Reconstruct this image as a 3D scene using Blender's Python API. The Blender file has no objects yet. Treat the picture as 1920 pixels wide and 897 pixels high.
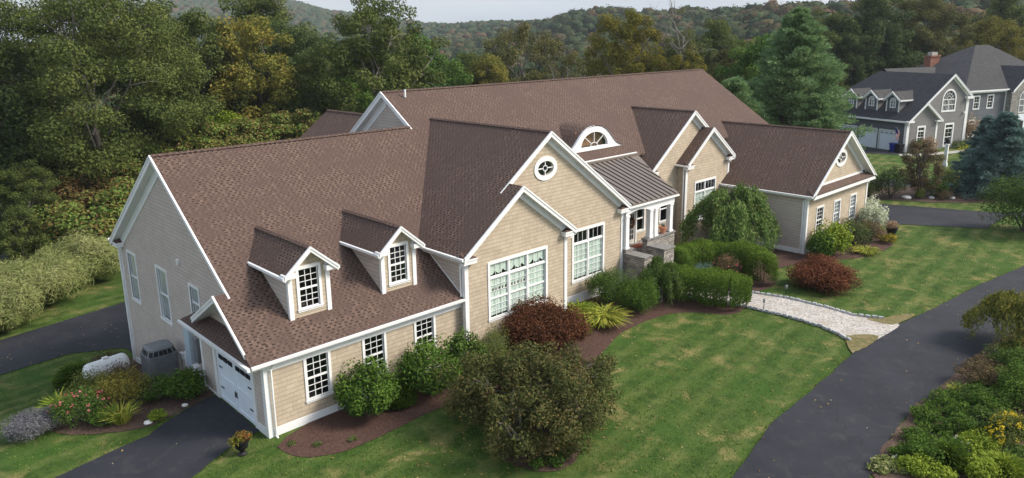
import bpy, bmesh, math, random
import numpy as np
from mathutils import Vector, Matrix
from mathutils.geometry import delaunay_2d_cdt, tessellate_polygon

D = bpy.data
SC = bpy.context.scene
COL = SC.collection
R = math.radians

# ------------------------------------------------------------------ camera
CAM = (-10.243, -23.855, 14.214)
YAW, PITCH, ROLL = R(-43.521), R(-13.107), R(-0.806)
fw = Vector((-math.sin(YAW) * math.cos(PITCH), math.cos(YAW) * math.cos(PITCH), math.sin(PITCH)))
rt = Vector((math.cos(YAW), math.sin(YAW), 0)); up = rt.cross(fw)
r2 = rt * math.cos(ROLL) + up * math.sin(ROLL); u2 = -rt * math.sin(ROLL) + up * math.cos(ROLL)
cd = D.cameras.new('camera'); cam = D.objects.new('camera', cd); COL.objects.link(cam)
m = Matrix((r2, u2, -fw)).transposed().to_4x4(); m.translation = CAM; cam.matrix_world = m
cd.sensor_width = 36; cd.lens = 1376.8 / 1920 * 36; cd.shift_y = (390.47 - 448.5) / 1920
cd.clip_start = .5; cd.clip_end = 6000
SC.camera = cam
SC.view_settings.view_transform = 'Standard'; SC.view_settings.look = 'None'
SC.view_settings.exposure = 0.66; SC.view_settings.gamma = 1
SC.view_settings.use_curve_mapping = False

# ------------------------------------------------------------------ sky, sun
SUN_EL, SUN_AZ = R(40), R(136)          # azimuth from +Y towards +X
W = D.worlds.new('World'); SC.world = W; W.use_nodes = True
wt = W.node_tree; wt.nodes.clear()
def wn(t): return wt.nodes.new(t)
wo = wn('ShaderNodeOutputWorld'); sky = wn('ShaderNodeTexSky'); sky.sky_type = 'NISHITA'; sky.sun_disc = False
sky.sun_elevation = SUN_EL; sky.sun_rotation = SUN_AZ; sky.dust_density = 3; sky.air_density = 1.2
b1 = wn('ShaderNodeBackground'); b1.inputs[1].default_value = .05; wt.links.new(sky.outputs[0], b1.inputs[0])
# overcast veil: soft cloud deck with faint structure
tc = wn('ShaderNodeTexCoord'); nz = wn('ShaderNodeTexNoise'); nz.inputs['Scale'].default_value = 3.5; nz.inputs['Detail'].default_value = 5
mp = wn('ShaderNodeMapping'); mp.inputs['Scale'].default_value = (1, 1, 5)
wt.links.new(tc.outputs['Generated'], mp.inputs[0]); wt.links.new(mp.outputs[0], nz.inputs['Vector'])
cr = wn('ShaderNodeValToRGB'); cr.color_ramp.elements[0].position = .35; cr.color_ramp.elements[1].position = .7
cr.color_ramp.elements[0].color = (.56, .65, .78, 1); cr.color_ramp.elements[1].color = (.76, .82, .9, 1)
wt.links.new(nz.outputs[0], cr.inputs[0])
b2 = wn('ShaderNodeBackground'); b2.inputs[1].default_value = .50; wt.links.new(cr.outputs[0], b2.inputs[0])
ad = wn('ShaderNodeAddShader'); wt.links.new(b1.outputs[0], ad.inputs[0]); wt.links.new(b2.outputs[0], ad.inputs[1])
wt.links.new(ad.outputs[0], wo.inputs[0])
sl = D.lights.new('sun', 'SUN'); sl.energy = 3.1; sl.angle = R(18); sl.color = (1, .93, .83)
sun = D.objects.new('sun', sl); COL.objects.link(sun)
sd = Vector((math.sin(SUN_AZ) * math.cos(SUN_EL), math.cos(SUN_AZ) * math.cos(SUN_EL), math.sin(SUN_EL)))
sun.rotation_euler = sd.to_track_quat('Z', 'Y').to_euler()

# ------------------------------------------------------------------ materials
def newmat(name):
    m = D.materials.new(name); m.use_nodes = True; nt = m.node_tree
    b = nt.nodes['Principled BSDF']; b.inputs['Specular IOR Level'].default_value = .3
    return m, nt, b
def N(nt, t, **kw):
    n = nt.nodes.new(t)
    for k, v in kw.items(): setattr(n, k, v)
    return n
def MA(nt, op, a, b=None, c=None, clamp=False):
    n = nt.nodes.new('ShaderNodeMath'); n.operation = op; n.use_clamp = clamp
    for i, v in enumerate((a, b, c)):
        if v is None: continue
        if isinstance(v, (int, float)): n.inputs[i].default_value = v
        else: nt.links.new(v, n.inputs[i])
    return n.outputs[0]
def MIX(nt, f, a, b, mode='MIX'):
    n = nt.nodes.new('ShaderNodeMix'); n.data_type = 'RGBA'; n.blend_type = mode
    for s, v in ((n.inputs[0], f), (n.inputs[6], a), (n.inputs[7], b)):
        if isinstance(v, (int, float)): s.default_value = v
        elif isinstance(v, tuple): s.default_value = (*v, 1) if len(v) == 3 else v
        else: nt.links.new(v, s)
    return n.outputs[2]
def NOISE(nt, scale, detail=4, vec=None, rough=.55, out=0, dist=0):
    n = nt.nodes.new('ShaderNodeTexNoise'); n.inputs['Scale'].default_value = scale
    n.inputs['Detail'].default_value = detail; n.inputs['Roughness'].default_value = rough; n.inputs['Distortion'].default_value = dist
    if vec is not None: nt.links.new(vec, n.inputs['Vector'])
    return n.outputs[out]
def POS(nt): return N(nt, 'ShaderNodeNewGeometry').outputs['Position']
def SS(nt, v, a, b):
    n = nt.nodes.new('ShaderNodeMapRange'); n.interpolation_type = 'SMOOTHSTEP'
    nt.links.new(v, n.inputs[0]); n.inputs[1].default_value = a; n.inputs[2].default_value = b
    return n.outputs[0]
def BUMP(nt, b, h, strength=.4, dist=.02):
    n = nt.nodes.new('ShaderNodeBump'); n.inputs['Strength'].default_value = strength; n.inputs['Distance'].default_value = dist
    nt.links.new(h, n.inputs['Height']); nt.links.new(n.outputs[0], b.inputs['Normal'])

def plain(name, col, rough=.6, noise=.12, scale=3, metal=0, spec=.3):
    m, nt, b = newmat(name)
    f = NOISE(nt, scale, 5, POS(nt)); f = SS(nt, f, .25, .75)
    c = MIX(nt, f, tuple(x * (1 - noise) for x in col), tuple(min(1, x * (1 + noise)) for x in col))
    nt.links.new(c, b.inputs['Base Color']); b.inputs['Roughness'].default_value = rough
    b.inputs['Metallic'].default_value = metal; b.inputs['Specular IOR Level'].default_value = spec
    return m

def coursed(name, cu, cv, light, dark, jit, line, rough=.85, dash=0.0, stagger=True, bumpd=.01, tint=None, linew=.12, vline=.05):
    """rows of height cv cut into cells about cu wide; every cell has its own tone"""
    m, nt, b = newmat(name)
    uv = N(nt, 'ShaderNodeUVMap').outputs[0]
    s = N(nt, 'ShaderNodeSeparateXYZ'); nt.links.new(uv, s.inputs[0])
    v = MA(nt, 'DIVIDE', s.outputs[1], cv); row = MA(nt, 'FLOOR', v); fv = MA(nt, 'SUBTRACT', v, row)
    wn1 = N(nt, 'ShaderNodeTexWhiteNoise', noise_dimensions='1D'); nt.links.new(row, wn1.inputs['W'])
    u = MA(nt, 'DIVIDE', s.outputs[0], cu)
    if stagger: u = MA(nt, 'ADD', u, MA(nt, 'ADD', MA(nt, 'MULTIPLY', wn1.outputs[0], 17.3 if not dash else .35), MA(nt, 'MULTIPLY', row, .5 if dash else 0)))
    # uneven cell widths
    u = MA(nt, 'ADD', u, MA(nt, 'MULTIPLY', MA(nt, 'SINE', MA(nt, 'ADD', MA(nt, 'MULTIPLY', u, 2.1), MA(nt, 'MULTIPLY', row, 1.7))), .22 if not dash else .12))
    col = MA(nt, 'FLOOR', u); fu = MA(nt, 'SUBTRACT', u, col)
    cb = N(nt, 'ShaderNodeCombineXYZ'); nt.links.new(col, cb.inputs[0]); nt.links.new(row, cb.inputs[1])
    w = N(nt, 'ShaderNodeTexWhiteNoise', noise_dimensions='2D'); nt.links.new(cb.outputs[0], w.inputs['Vector'])
    rnd = w.outputs[0]
    c = MIX(nt, SS(nt, rnd, .5 - jit, .5 + jit), dark, light)
    if dash:   # thick tabs of laminated shingles: short dark dashes
        on = MA(nt, 'MULTIPLY', MA(nt, 'LESS_THAN', fu, MA(nt, 'ADD', .36, MA(nt, 'MULTIPLY', rnd, .22))), MA(nt, 'GREATER_THAN', rnd, .12))
        inner = MA(nt, 'MULTIPLY', MA(nt, 'MULTIPLY', MA(nt, 'GREATER_THAN', fv, .38), MA(nt, 'LESS_THAN', fv, .88)), on)
        c = MIX(nt, MA(nt, 'MULTIPLY', inner, dash), c, tuple(x * .30 for x in dark))
    if tint:
        big = SS(nt, NOISE(nt, .6, 6, POS(nt), .7), .38, .62); c = MIX(nt, MA(nt, 'MULTIPLY', big, .75), c, tint)
    grain = NOISE(nt, 60, 2, POS(nt)); c = MIX(nt, .35, c, MIX(nt, grain, (.25, .25, .25), (1.6, 1.6, 1.6)), 'MULTIPLY')
    if not dash and not tint:
        wz = SS(nt, NOISE(nt, .9, 6, POS(nt), .7), .42, .7); c = MIX(nt, MA(nt, 'MULTIPLY', wz, .28), c, tuple(x * .68 for x in dark))
    ln = MA(nt, 'LESS_THAN', fv, linew)  # lap shadow put into the colour on shingles and siding; joints on masonry
    vl = MA(nt, 'MULTIPLY', MA(nt, 'LESS_THAN', fu, vline), .55)
    lm = MA(nt, 'MAXIMUM', ln, vl)
    c = MIX(nt, MA(nt, 'MULTIPLY', lm, line), c, tuple(x * .3 for x in dark))
    nt.links.new(c, b.inputs['Base Color']); b.inputs['Roughness'].default_value = rough
    h = MA(nt, 'SUBTRACT', MA(nt, 'ADD', MA(nt, 'SUBTRACT', 1, fv), MA(nt, 'MULTIPLY', rnd, .5)), MA(nt, 'MULTIPLY', lm, .8))
    BUMP(nt, b, h, .5, bumpd)
    b.inputs['Specular IOR Level'].default_value = .2
    return m

M = {}
M['shingle'] = coursed('brown_roof_shingles', .25, .135, (.168, .112, .088), (.105, .068, .055), .6, .45, .9, dash=1.0, tint=(.095, .063, .052), vline=0.0, linew=.1)
M['siding'] = coursed('tan_shingle_siding', .26, .18, (.53, .44, .33), (.455, .375, .28), .6, .55, .8, linew=.09, vline=.05)
M['siding_side'] = coursed('shade_lifted_siding', .5, .18, (.57, .49, .43), (.52, .445, .39), .6, .6, .8, linew=.10, vline=.02)  # front paint lightened for side walls to offset their shade
M['gray_siding'] = coursed('gray_clapboard', 3, .15, (.23, .22, .215), (.205, .197, .192), .6, .4, .7, linew=.1, vline=.01)
M['blue_siding'] = coursed('slate_clapboard', 3, .15, (.135, .142, .16), (.12, .126, .142), .6, .4, .7, linew=.1, vline=.01)
M['dark_shingle'] = coursed('charcoal_roof_shingles', .33, .15, (.055, .056, .062), (.03, .031, .036), .6, .4, .85, tint=(.05, .05, .055))
M['gray_shingle'] = coursed('weathered_gray_shingles', .33, .15, (.085, .083, .082), (.045, .044, .044), .6, .5, .85, tint=(.06, .058, .056))
M['stone'] = coursed('stacked_ledge_stone', .38, .11, (.46, .42, .37), (.16, .145, .13), .9, .9, .9, bumpd=.04, linew=.18, vline=.07)
M['fieldstone'] = coursed('pale_field_stone', .35, .2, (.34, .32, .29), (.2, .19, .175), .9, .6, .9, bumpd=.03, linew=.14, vline=.08)
M['brick'] = coursed('chimney_brick', .22, .075, (.33, .15, .1), (.2, .09, .065), .7, .5, .9)
M['white'] = plain('white_trim_paint', (.78, .78, .77), .45, .05, 1.2)
M['blue_white'] = plain('cool_white_paint', (.74, .79, .84), .4, .04, 1.2)
M['bluestone'] = plain('bluestone_cap', (.2, .19, .18), .8, .25, 6)
M['metal'] = plain('standing_seam_metal', (.20, .165, .14), .42, .06, .8, .3, .35)
M['metal_dark'] = plain('dark_seam', (.05, .045, .042), .5, .1)
M['hvac'] = plain('gray_painted_steel', (.17, .18, .185), .5, .1, 4)
M['black'] = plain('black_plastic', (.012, .012, .013), .5, .2)
M['dark'] = plain('painted_room_dark', (.012, .012, .014), .9, .3)  # near-black colour stands in for the shade of unlit rooms
M['elec'] = plain('pale_blue_steel', (.42, .5, .55), .4, .06)
M['granite'] = plain('granite_cobble', (.42, .42, .43), .85, .35, 9)
M['concrete'] = plain('concrete', (.36, .34, .31), .9, .15, 5)
M['terracotta'] = plain('terracotta', (.5, .2, .11), .8, .12, 8)
M['curtain'] = plain('pale_curtain', (.54, .63, .55), .9, .06, 3)
M['sheer'] = plain('gray_sheer_curtain', (.42, .44, .43), .9, .1, 3)
M['wood_door'] = plain('white_door', (.62, .6, .56), .5, .05)
M['red'] = plain('red_leaf', (.32, .06, .04), .8, .3, 9)
M['flag_red'] = plain('flag_red', (.5, .03, .04), .8, .1)
M['flag_blue'] = plain('flag_blue', (.02, .035, .16), .8, .1)
M['bin_blue'] = plain('bin_blue', (.01, .03, .28), .45, .1)
M['teal'] = plain('teal_ceramic', (.05, .2, .24), .3, .2)
M['lamp_glass'] = plain('lamp_glass', (.5, .5, .45), .2, .05)
M['whiterock'] = plain('white_rock', (.72, .7, .66), .85, .12, 8)
M['roof_wood'] = plain('warm_blind', (.25, .13, .07), .7, .4, 3)

def mk_glass():
    m, nt, b = newmat('window_glass')
    nt.nodes.remove(b); o = nt.nodes['Material Output']
    g = N(nt, 'ShaderNodeBsdfGlossy'); g.inputs['Roughness'].default_value = .04; g.inputs['Color'].default_value = (.85, .9, .95, 1)
    t = N(nt, 'ShaderNodeBsdfTransparent'); t.inputs['Color'].default_value = (.96, .98, .98, 1)
    f = N(nt, 'ShaderNodeFresnel'); f.inputs['IOR'].default_value = 1.55
    mx = N(nt, 'ShaderNodeMixShader'); gg = N(nt, 'ShaderNodeNewGeometry'); nt.links.new(MA(nt, 'MULTIPLY', MA(nt, 'ADD', f.outputs[0], .04), MA(nt, 'SUBTRACT', 1, gg.outputs['Backfacing'])), mx.inputs[0]); nt.links.new(t.outputs[0], mx.inputs[1]); nt.links.new(g.outputs[0], mx.inputs[2])
    nt.links.new(mx.outputs[0], o.inputs[0]); return m
M['glass'] = mk_glass()

def leafmat(name, cols, trans=.25, rough=.6, k_=1.45):
    """cols: list of base colours spread over the per-leaf random value"""
    m, nt, b = newmat(name); o = nt.nodes['Material Output']
    a = N(nt, 'ShaderNodeAttribute', attribute_name='rnd')
    r = N(nt, 'ShaderNodeValToRGB'); els = r.color_ramp.elements
    while len(els) < len(cols): els.new(.5)
    for i, c in enumerate(cols): els[i].position = i / (len(cols) - 1); els[i].color = (*[min(.85, q * k_) for q in c], 1)
    nt.links.new(a.outputs['Fac'], r.inputs[0])
    nt.links.new(r.outputs[0], b.inputs['Base Color']); b.inputs['Roughness'].default_value = .75; b.inputs['Specular IOR Level'].default_value = .12
    t = N(nt, 'ShaderNodeBsdfTranslucent'); nt.links.new(r.outputs[0], t.inputs['Color'])
    mx = N(nt, 'ShaderNodeMixShader'); mx.inputs[0].default_value = trans
    nt.links.new(b.outputs[0], mx.inputs[1]); nt.links.new(t.outputs[0], mx.inputs[2]); nt.links.new(mx.outputs[0], o.inputs[0])
    return m
LM = {
 'maple': [(.022, .034, .010), (.042, .056, .015), (.068, .082, .021), (.10, .105, .028)],
 'dark': [(.016, .026, .010), (.027, .040, .013), (.042, .057, .018), (.062, .072, .024)],
 'green': [(.025, .055, .012), (.045, .09, .018), (.07, .12, .02), (.11, .15, .03)],
 'olive': [(.03, .035, .013), (.055, .06, .02), (.085, .08, .025), (.13, .09, .035)],
 'yellow': [(.06, .075, .018), (.10, .105, .022), (.16, .14, .028), (.23, .155, .035)],
 'gold': [(.05, .06, .012), (.10, .10, .016), (.15, .13, .02), (.18, .145, .022)],
 'sumac': [(.04, .075, .016), (.07, .12, .024), (.11, .15, .032), (.13, .075, .03), (.09, .13, .028), (.15, .17, .045)],
 'sumacred': [(.035, .055, .014), (.06, .08, .02), (.12, .06, .03), (.13, .11, .03), (.07, .10, .02)],
 'rhodo': [(.018, .04, .008), (.036, .075, .012), (.070, .125, .018), (.14, .20, .032)],
 'rhodo_d': [(.018, .034, .009), (.032, .060, .012), (.055, .092, .018), (.10, .14, .03)],
 'box': [(.02, .045, .008), (.04, .085, .012), (.07, .12, .018), (.11, .17, .025)],
 'hedge': [(.024, .05, .006), (.045, .085, .01), (.075, .125, .014), (.12, .17, .02)],
 'mound': [(.03, .05, .012), (.06, .085, .02), (.10, .12, .03), (.15, .12, .04)],
 'redm': [(.028, .014, .008), (.055, .023, .012), (.09, .034, .017), (.12, .065, .026)],
 'redmound': [(.045, .018, .012), (.09, .032, .018), (.14, .05, .025), (.18, .075, .035)],
 'crab': [(.020, .030, .009), (.036, .046, .013), (.06, .066, .02), (.09, .075, .026), (.14, .09, .036)],
 'blue': [(.02, .035, .03), (.035, .058, .05), (.055, .085, .075), (.085, .12, .11)],
 'pine': [(.020, .036, .014), (.036, .058, .024), (.056, .084, .036), (.09, .12, .052)],
 'lime': [(.08, .13, .015), (.14, .2, .02), (.22, .28, .03), (.3, .33, .05)],
 'weep': [(.025, .055, .012), (.045, .085, .02), (.08, .12, .03), (.13, .15, .05)],
 'weepT': [(.05, .07, .015), (.09, .11, .02), (.15, .15, .03), (.22, .17, .03)],
 'pampas': [(.07, .10, .025), (.13, .16, .045), (.21, .22, .085), (.33, .31, .16)],
 'whiteflower': [(.12, .18, .06), (.5, .55, .38), (.68, .7, .55), (.75, .76, .66)],
 'lavender': [(.07, .10, .05), (.13, .14, .12), (.2, .19, .22), (.26, .25, .32)],
 'brown': [(.04, .035, .018), (.075, .06, .03), (.12, .085, .045), (.16, .10, .06)],
 'rust': [(.09, .045, .02), (.15, .065, .025), (.2, .085, .03), (.24, .12, .045)],
 'peach': [(.07, .08, .03), (.25, .18, .1), (.4, .27, .17), (.5, .36, .26)],
 'pinkfl': [(.5, .08, .12), (.65, .14, .18), (.7, .3, .3)],
 'yelfl': [(.5, .35, .02), (.65, .5, .03), (.7, .55, .05)],
 'litter': [(.10, .055, .02), (.2, .13, .04), (.3, .2, .07), (.35, .3, .18)],
 'farforest': [(.018, .034, .013), (.03, .05, .018), (.045, .06, .02), (.06, .05, .022), (.10, .05, .025), (.04, .06, .02)],
 'strap': [(.10, .16, .02), (.18, .22, .03), (.3, .28, .05), (.36, .33, .08)],
 'grass': [(.032, .06, .01), (.052, .088, .014), (.08, .115, .022), (.14, .13, .045)],
}
for k, v in LM.items(): M['L_' + k] = leafmat('leaf_' + k, v, .28 if k not in ('farforest',) else .1, k_={'lavender': .95, 'whiteflower': 1, 'peach': 1, 'pinkfl': 1, 'yelfl': 1, 'pampas': 1.45, 'farforest': 1.25, 'redm': 1.5, 'redmound': 1.3, 'sumac': 1.7, 'yellow': 1.7, 'maple': 1.95, 'dark': 2.4, 'olive': 1.9, 'weep': 2.0, 'green': 1.6, 'rhodo_d': 1.7, 'lime': 1.2, 'crab': 1.6, 'sumacred': 1.2, 'grass': 1.9, 'pine': 3.9, 'blue': 2.9}.get(k, 1.45))
M['bark'] = plain('bark', (.10, .085, .07), .95, .4, 3)
M['palebark'] = plain('pale_bark', (.21, .19, .165), .95, .3, 2)

def mk_asphalt():
    m, nt, b = newmat('asphalt'); P = POS(nt)
    f = SS(nt, NOISE(nt, .35, 6, P, .6), .3, .7); g = NOISE(nt, 45, 3, P)
    c = MIX(nt, f, (.0165, .0175, .0235), (.027, .028, .035)); c = MIX(nt, .5, c, MIX(nt, g, (.45, .45, .45), (1.5, 1.5, 1.5)), 'MULTIPLY')
    sp = N(nt, 'ShaderNodeTexVoronoi'); sp.inputs['Scale'].default_value = 1.1; nt.links.new(P, sp.inputs['Vector'])
    fleck = MA(nt, 'LESS_THAN', sp.outputs['Distance'], .012)
    c = MIX(nt, MA(nt, 'MULTIPLY', fleck, .8), c, (.3, .26, .2))
    st = SS(nt, NOISE(nt, .9, 6, P, .7, dist=1.5), .50, .70); c = MIX(nt, MA(nt, 'MULTIPLY', st, .55), c, (.050, .048, .046))
    vo = N(nt, 'ShaderNodeTexVoronoi', feature='DISTANCE_TO_EDGE'); vo.inputs['Scale'].default_value = .22
    wp = N(nt, 'ShaderNodeVectorMath', operation='ADD'); nn_ = NOISE(nt, 1.3, 5, P, .6, out=1); nt.links.new(P, wp.inputs[0]); nt.links.new(nn_, wp.inputs[1]); nt.links.new(wp.outputs[0], vo.inputs['Vector'])
    ck = MA(nt, 'MULTIPLY', MA(nt, 'LESS_THAN', vo.outputs['Distance'], .0035), SS(nt, NOISE(nt, .25, 2, P), .5, .6)); c = MIX(nt, MA(nt, 'MULTIPLY', ck, .6), c, (.008, .008, .009))
    nt.links.new(c, b.inputs['Base Color']); b.inputs['Roughness'].default_value = .78; BUMP(nt, b, g, .4, .008); return m
M['asphalt'] = mk_asphalt()
def mk_lawn():
    m, nt, b = newmat('lawn_grass'); P = POS(nt)
    s = N(nt, 'ShaderNodeSeparateXYZ'); nt.links.new(P, s.inputs[0])
    n1 = NOISE(nt, .28, 5, P); n2 = NOISE(nt, 1.7, 6, P, .65); n3 = NOISE(nt, 22, 4, P, .7); n4 = NOISE(nt, .55, 7, P, .7, dist=.6)
    c = MIX(nt, SS(nt, n2, .3, .72), (.032, .065, .013), (.078, .122, .026))
    # mowing passes, nearly along the house, broken up by noise
    ph = MA(nt, 'ADD', MA(nt, 'MULTIPLY', MA(nt, 'ADD', s.outputs[1], MA(nt, 'MULTIPLY', s.outputs[0], -.10)), 5.2), MA(nt, 'MULTIPLY', n1, 4))
    stp = MA(nt, 'MULTIPLY', SS(nt, MA(nt, 'SINE', ph), -.4, .8), SS(nt, n4, .25, .6))
    c = MIX(nt, MA(nt, 'MULTIPLY', stp, .42), c, (.165, .19, .06))
    dry = SS(nt, n4, .50, .68); c = MIX(nt, MA(nt, 'MULTIPLY', dry, .75), c, (.27, .215, .09))
    c = MIX(nt, MA(nt, 'MULTIPLY', SS(nt, NOISE(nt, .35, 5, P, .7), .45, .66), .7), c, (.045, .10, .018))
    c = MIX(nt, .7, c, MIX(nt, n3, (.35, .35, .35), (1.65, 1.65, 1.65)), 'MULTIPLY')
    nt.links.new(c, b.inputs['Base Color']); b.inputs['Roughness'].default_value = .9; b.inputs['Specular IOR Level'].default_value = .1
    BUMP(nt, b, n3, .9, .05); return m
M['lawn'] = mk_lawn()
def mk_floor():
    m, nt, b = newmat('forest_floor'); P = POS(nt)
    c = MIX(nt, SS(nt, NOISE(nt, .1, 6, P), .35, .65), (.025, .035, .012), (.05, .045, .02))
    c = MIX(nt, .5, c, MIX(nt, NOISE(nt, 2, 5, P, .7), (.3, .3, .3), (1.6, 1.6, 1.6)), 'MULTIPLY')
    nt.links.new(c, b.inputs['Base Color']); b.inputs['Roughness'].default_value = .95; return m
M['floor'] = mk_floor()
def mk_speckle(name, a, b_, scale, bd, rough=.95, third=None):
    m, nt, b = newmat(name); P = POS(nt)
    v = N(nt, 'ShaderNodeTexVoronoi'); v.inputs['Scale'].default_value = scale; nt.links.new(P, v.inputs['Vector'])
    s = N(nt, 'ShaderNodeSeparateColor'); nt.links.new(v.outputs['Color'], s.inputs[0])
    c = MIX(nt, s.outputs[0], a, b_)
    if third: c = MIX(nt, SS(nt, NOISE(nt, .8, 5, P, .65), .52, .7), c, third)
    c = MIX(nt, .6, c, MIX(nt, NOISE(nt, scale * .5, 4, P, .7), (.4, .4, .4), (1.6, 1.6, 1.6)), 'MULTIPLY')
    nt.links.new(c, b.inputs['Base Color']); b.inputs['Roughness'].default_value = rough
    BUMP(nt, b, s.outputs[0], .8, bd); return m
M['mulch'] = mk_speckle('red_brown_mulch', (.052, .027, .020), (.10, .054, .041), 22, .03)
M['mulch_dry'] = mk_speckle('dry_mulch', (.05, .03, .024), (.11, .07, .05), 20, .03, third=(.15, .105, .07))
M['gravel'] = mk_speckle('pale_gravel', (.28, .255, .23), (.55, .51, .47), 13, .03, third=(.36, .31, .25))
M['drygrass'] = mk_speckle('dry_grass_edge', (.20, .15, .07), (.11, .11, .035), 9, .04, third=(.26, .2, .12))

# ------------------------------------------------------------------ helpers
def tag(o, label=None, cat=None, group=None, kind=None):
    if label: o['label'] = label
    if cat: o['category'] = cat
    if group: o['group'] = group
    if kind: o['kind'] = kind
    return o
def empty(name, loc=(0, 0, 0), rz=0, parent=None):
    o = D.objects.new(name, None); COL.objects.link(o); o.location = loc; o.rotation_euler = (0, 0, rz); o.empty_display_size = .3
    if parent: o.parent = parent
    return o
def add_uv(me):
    uvl = me.uv_layers.new(name='UVMap'); n = len(me.loops)
    co = np.empty(len(me.vertices) * 3); me.vertices.foreach_get('co', co); co = co.reshape(-1, 3)
    nor = np.empty(len(me.polygons) * 3); me.polygons.foreach_get('normal', nor); nor = nor.reshape(-1, 3)
    tot = np.empty(len(me.polygons), int); me.polygons.foreach_get('loop_total', tot)
    vi = np.empty(n, int); me.loops.foreach_get('vertex_index', vi)
    ln = np.repeat(nor, tot, axis=0); ln = np.where(np.abs(ln) < 1e-4, 0, ln)
    flat = np.abs(ln[:, 2]) > .995
    t = np.stack([-ln[:, 1], ln[:, 0], np.zeros(n)], 1); t[flat] = (1, 0, 0)
    t /= np.maximum(1e-9, np.linalg.norm(t, axis=1))[:, None]
    b = np.cross(ln, t); b[flat] = (0, 1, 0)
    s = np.where(b[:, 2] < -1e-6, -1, 1)[:, None]; b = b * s; 
    p = co[vi]; uv = np.stack([(p * t).sum(1), (p * b).sum(1)], 1).astype(np.float32)
    uvl.data.foreach_set('uv', uv.ravel())
def link(me, name, mat, parent=None, smooth=False):
    if mat: 
        for mm in (mat if isinstance(mat, (list, tuple)) else [mat]): me.materials.append(mm)
    if smooth: me.polygons.foreach_set('use_smooth', [True] * len(me.polygons))
    o = D.objects.new(name, me); COL.objects.link(o)
    if parent: o.parent = parent
    return o
class MB:
    def __init__(s): s.v = []; s.f = []; s.mi = []
    def face(s, pts, mi=0):
        b = len(s.v); s.v += [tuple(p) for p in pts]; s.f.append(list(range(b, b + len(pts)))); s.mi.append(mi); return s
    def prism(s, pts, off, mi=0):
        b = len(s.v); n = len(pts); off = Vector(off)
        s.v += [tuple(p) for p in pts] + [tuple(Vector(p) + off) for p in pts]
        F = [list(range(b, b + n)), list(range(b + 2 * n - 1, b + n - 1, -1))] + [[b + i, b + (i + 1) % n, b + n + (i + 1) % n, b + n + i][::-1] for i in range(n)]
        s.f += F; s.mi += [mi] * len(F); return s
    def box(s, x0, x1, y0, y1, z0, z1, mi=0):
        return s.prism([(x0, y0, z0), (x0, y1, z0), (x1, y1, z0), (x1, y0, z0)], (0, 0, z1 - z0), mi)
    def bar(s, a, b, w, h, upv=(0, 0, 1), mi=0):
        a = Vector(a); b = Vector(b); d = (b - a).normalized(); u = Vector(upv); x = d.cross(u)
        if x.length < 1e-4: x = d.cross(Vector((1, 0, 0)))
        x = x.normalized(); u = x.cross(d).normalized()
        q = [a + x * w / 2 + u * h / 2, a - x * w / 2 + u * h / 2, a - x * w / 2 - u * h / 2, a + x * w / 2 - u * h / 2]
        return s.prism(q, b - a, mi)
    def lathe(s, prof, n=16, c=(0, 0), mi=0, sq=1):
        b = len(s.v)
        for r, z in prof:
            for i in range(n):
                a = 2 * math.pi * i / n; s.v.append((c[0] + r * math.cos(a), c[1] + r * math.sin(a) * sq, z))
        for j in range(len(prof) - 1):
            for i in range(n):
                k = (i + 1) % n; s.f.append([b + j * n + i, b + j * n + k, b + (j + 1) * n + k, b + (j + 1) * n + i]); s.mi.append(mi)
        for j in (0, len(prof) - 1):
            s.f.append([b + j * n + i for i in range(n)]); s.mi.append(mi)
        return s
    def tube(s, pts, rs, n=6, mi=0):
        b = len(s.v); pts = [Vector(p) for p in pts]
        for i, p in enumerate(pts):
            d = (pts[min(i + 1, len(pts) - 1)] - pts[max(0, i - 1)]); d = d.normalized() if d.length > 1e-6 else Vector((0, 0, 1))
            x = d.cross(Vector((0.31, .95, .05))).normalized(); y = d.cross(x)
            for k in range(n):
                a = 2 * math.pi * k / n; s.v.append(tuple(p + (x * math.cos(a) + y * math.sin(a)) * rs[i]))
        for i in range(len(pts) - 1):
            for k in range(n):
                q = (k + 1) % n; s.f.append([b + i * n + k, b + i * n + q, b + (i + 1) * n + q, b + (i + 1) * n + k]); s.mi.append(mi)
        s.f.append([b + (len(pts) - 1) * n + k for k in range(n)]); s.mi.append(mi)
        return s
    def build(s, name, mat, parent=None, smooth=False, uv=True, bevel=0, fix=True):
        me = D.meshes.new(name); me.from_pydata(s.v, [], s.f)
        for i, x in enumerate(s.mi):
            if x: me.polygons[i].material_index = x
        if fix or bevel:
            bm = bmesh.new(); bm.from_mesh(me); bmesh.ops.recalc_face_normals(bm, faces=bm.faces)
            if bevel: bmesh.ops.bevel(bm, geom=list(bm.edges), offset=bevel, segments=1, affect='EDGES')
            bm.to_mesh(me); bm.free()
        me.update()
        if uv: add_uv(me)
        return link(me, name, mat, parent, smooth)

def sstep(t): t = max(0., min(1., t)); return t * t * (3 - 2 * t)
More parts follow.
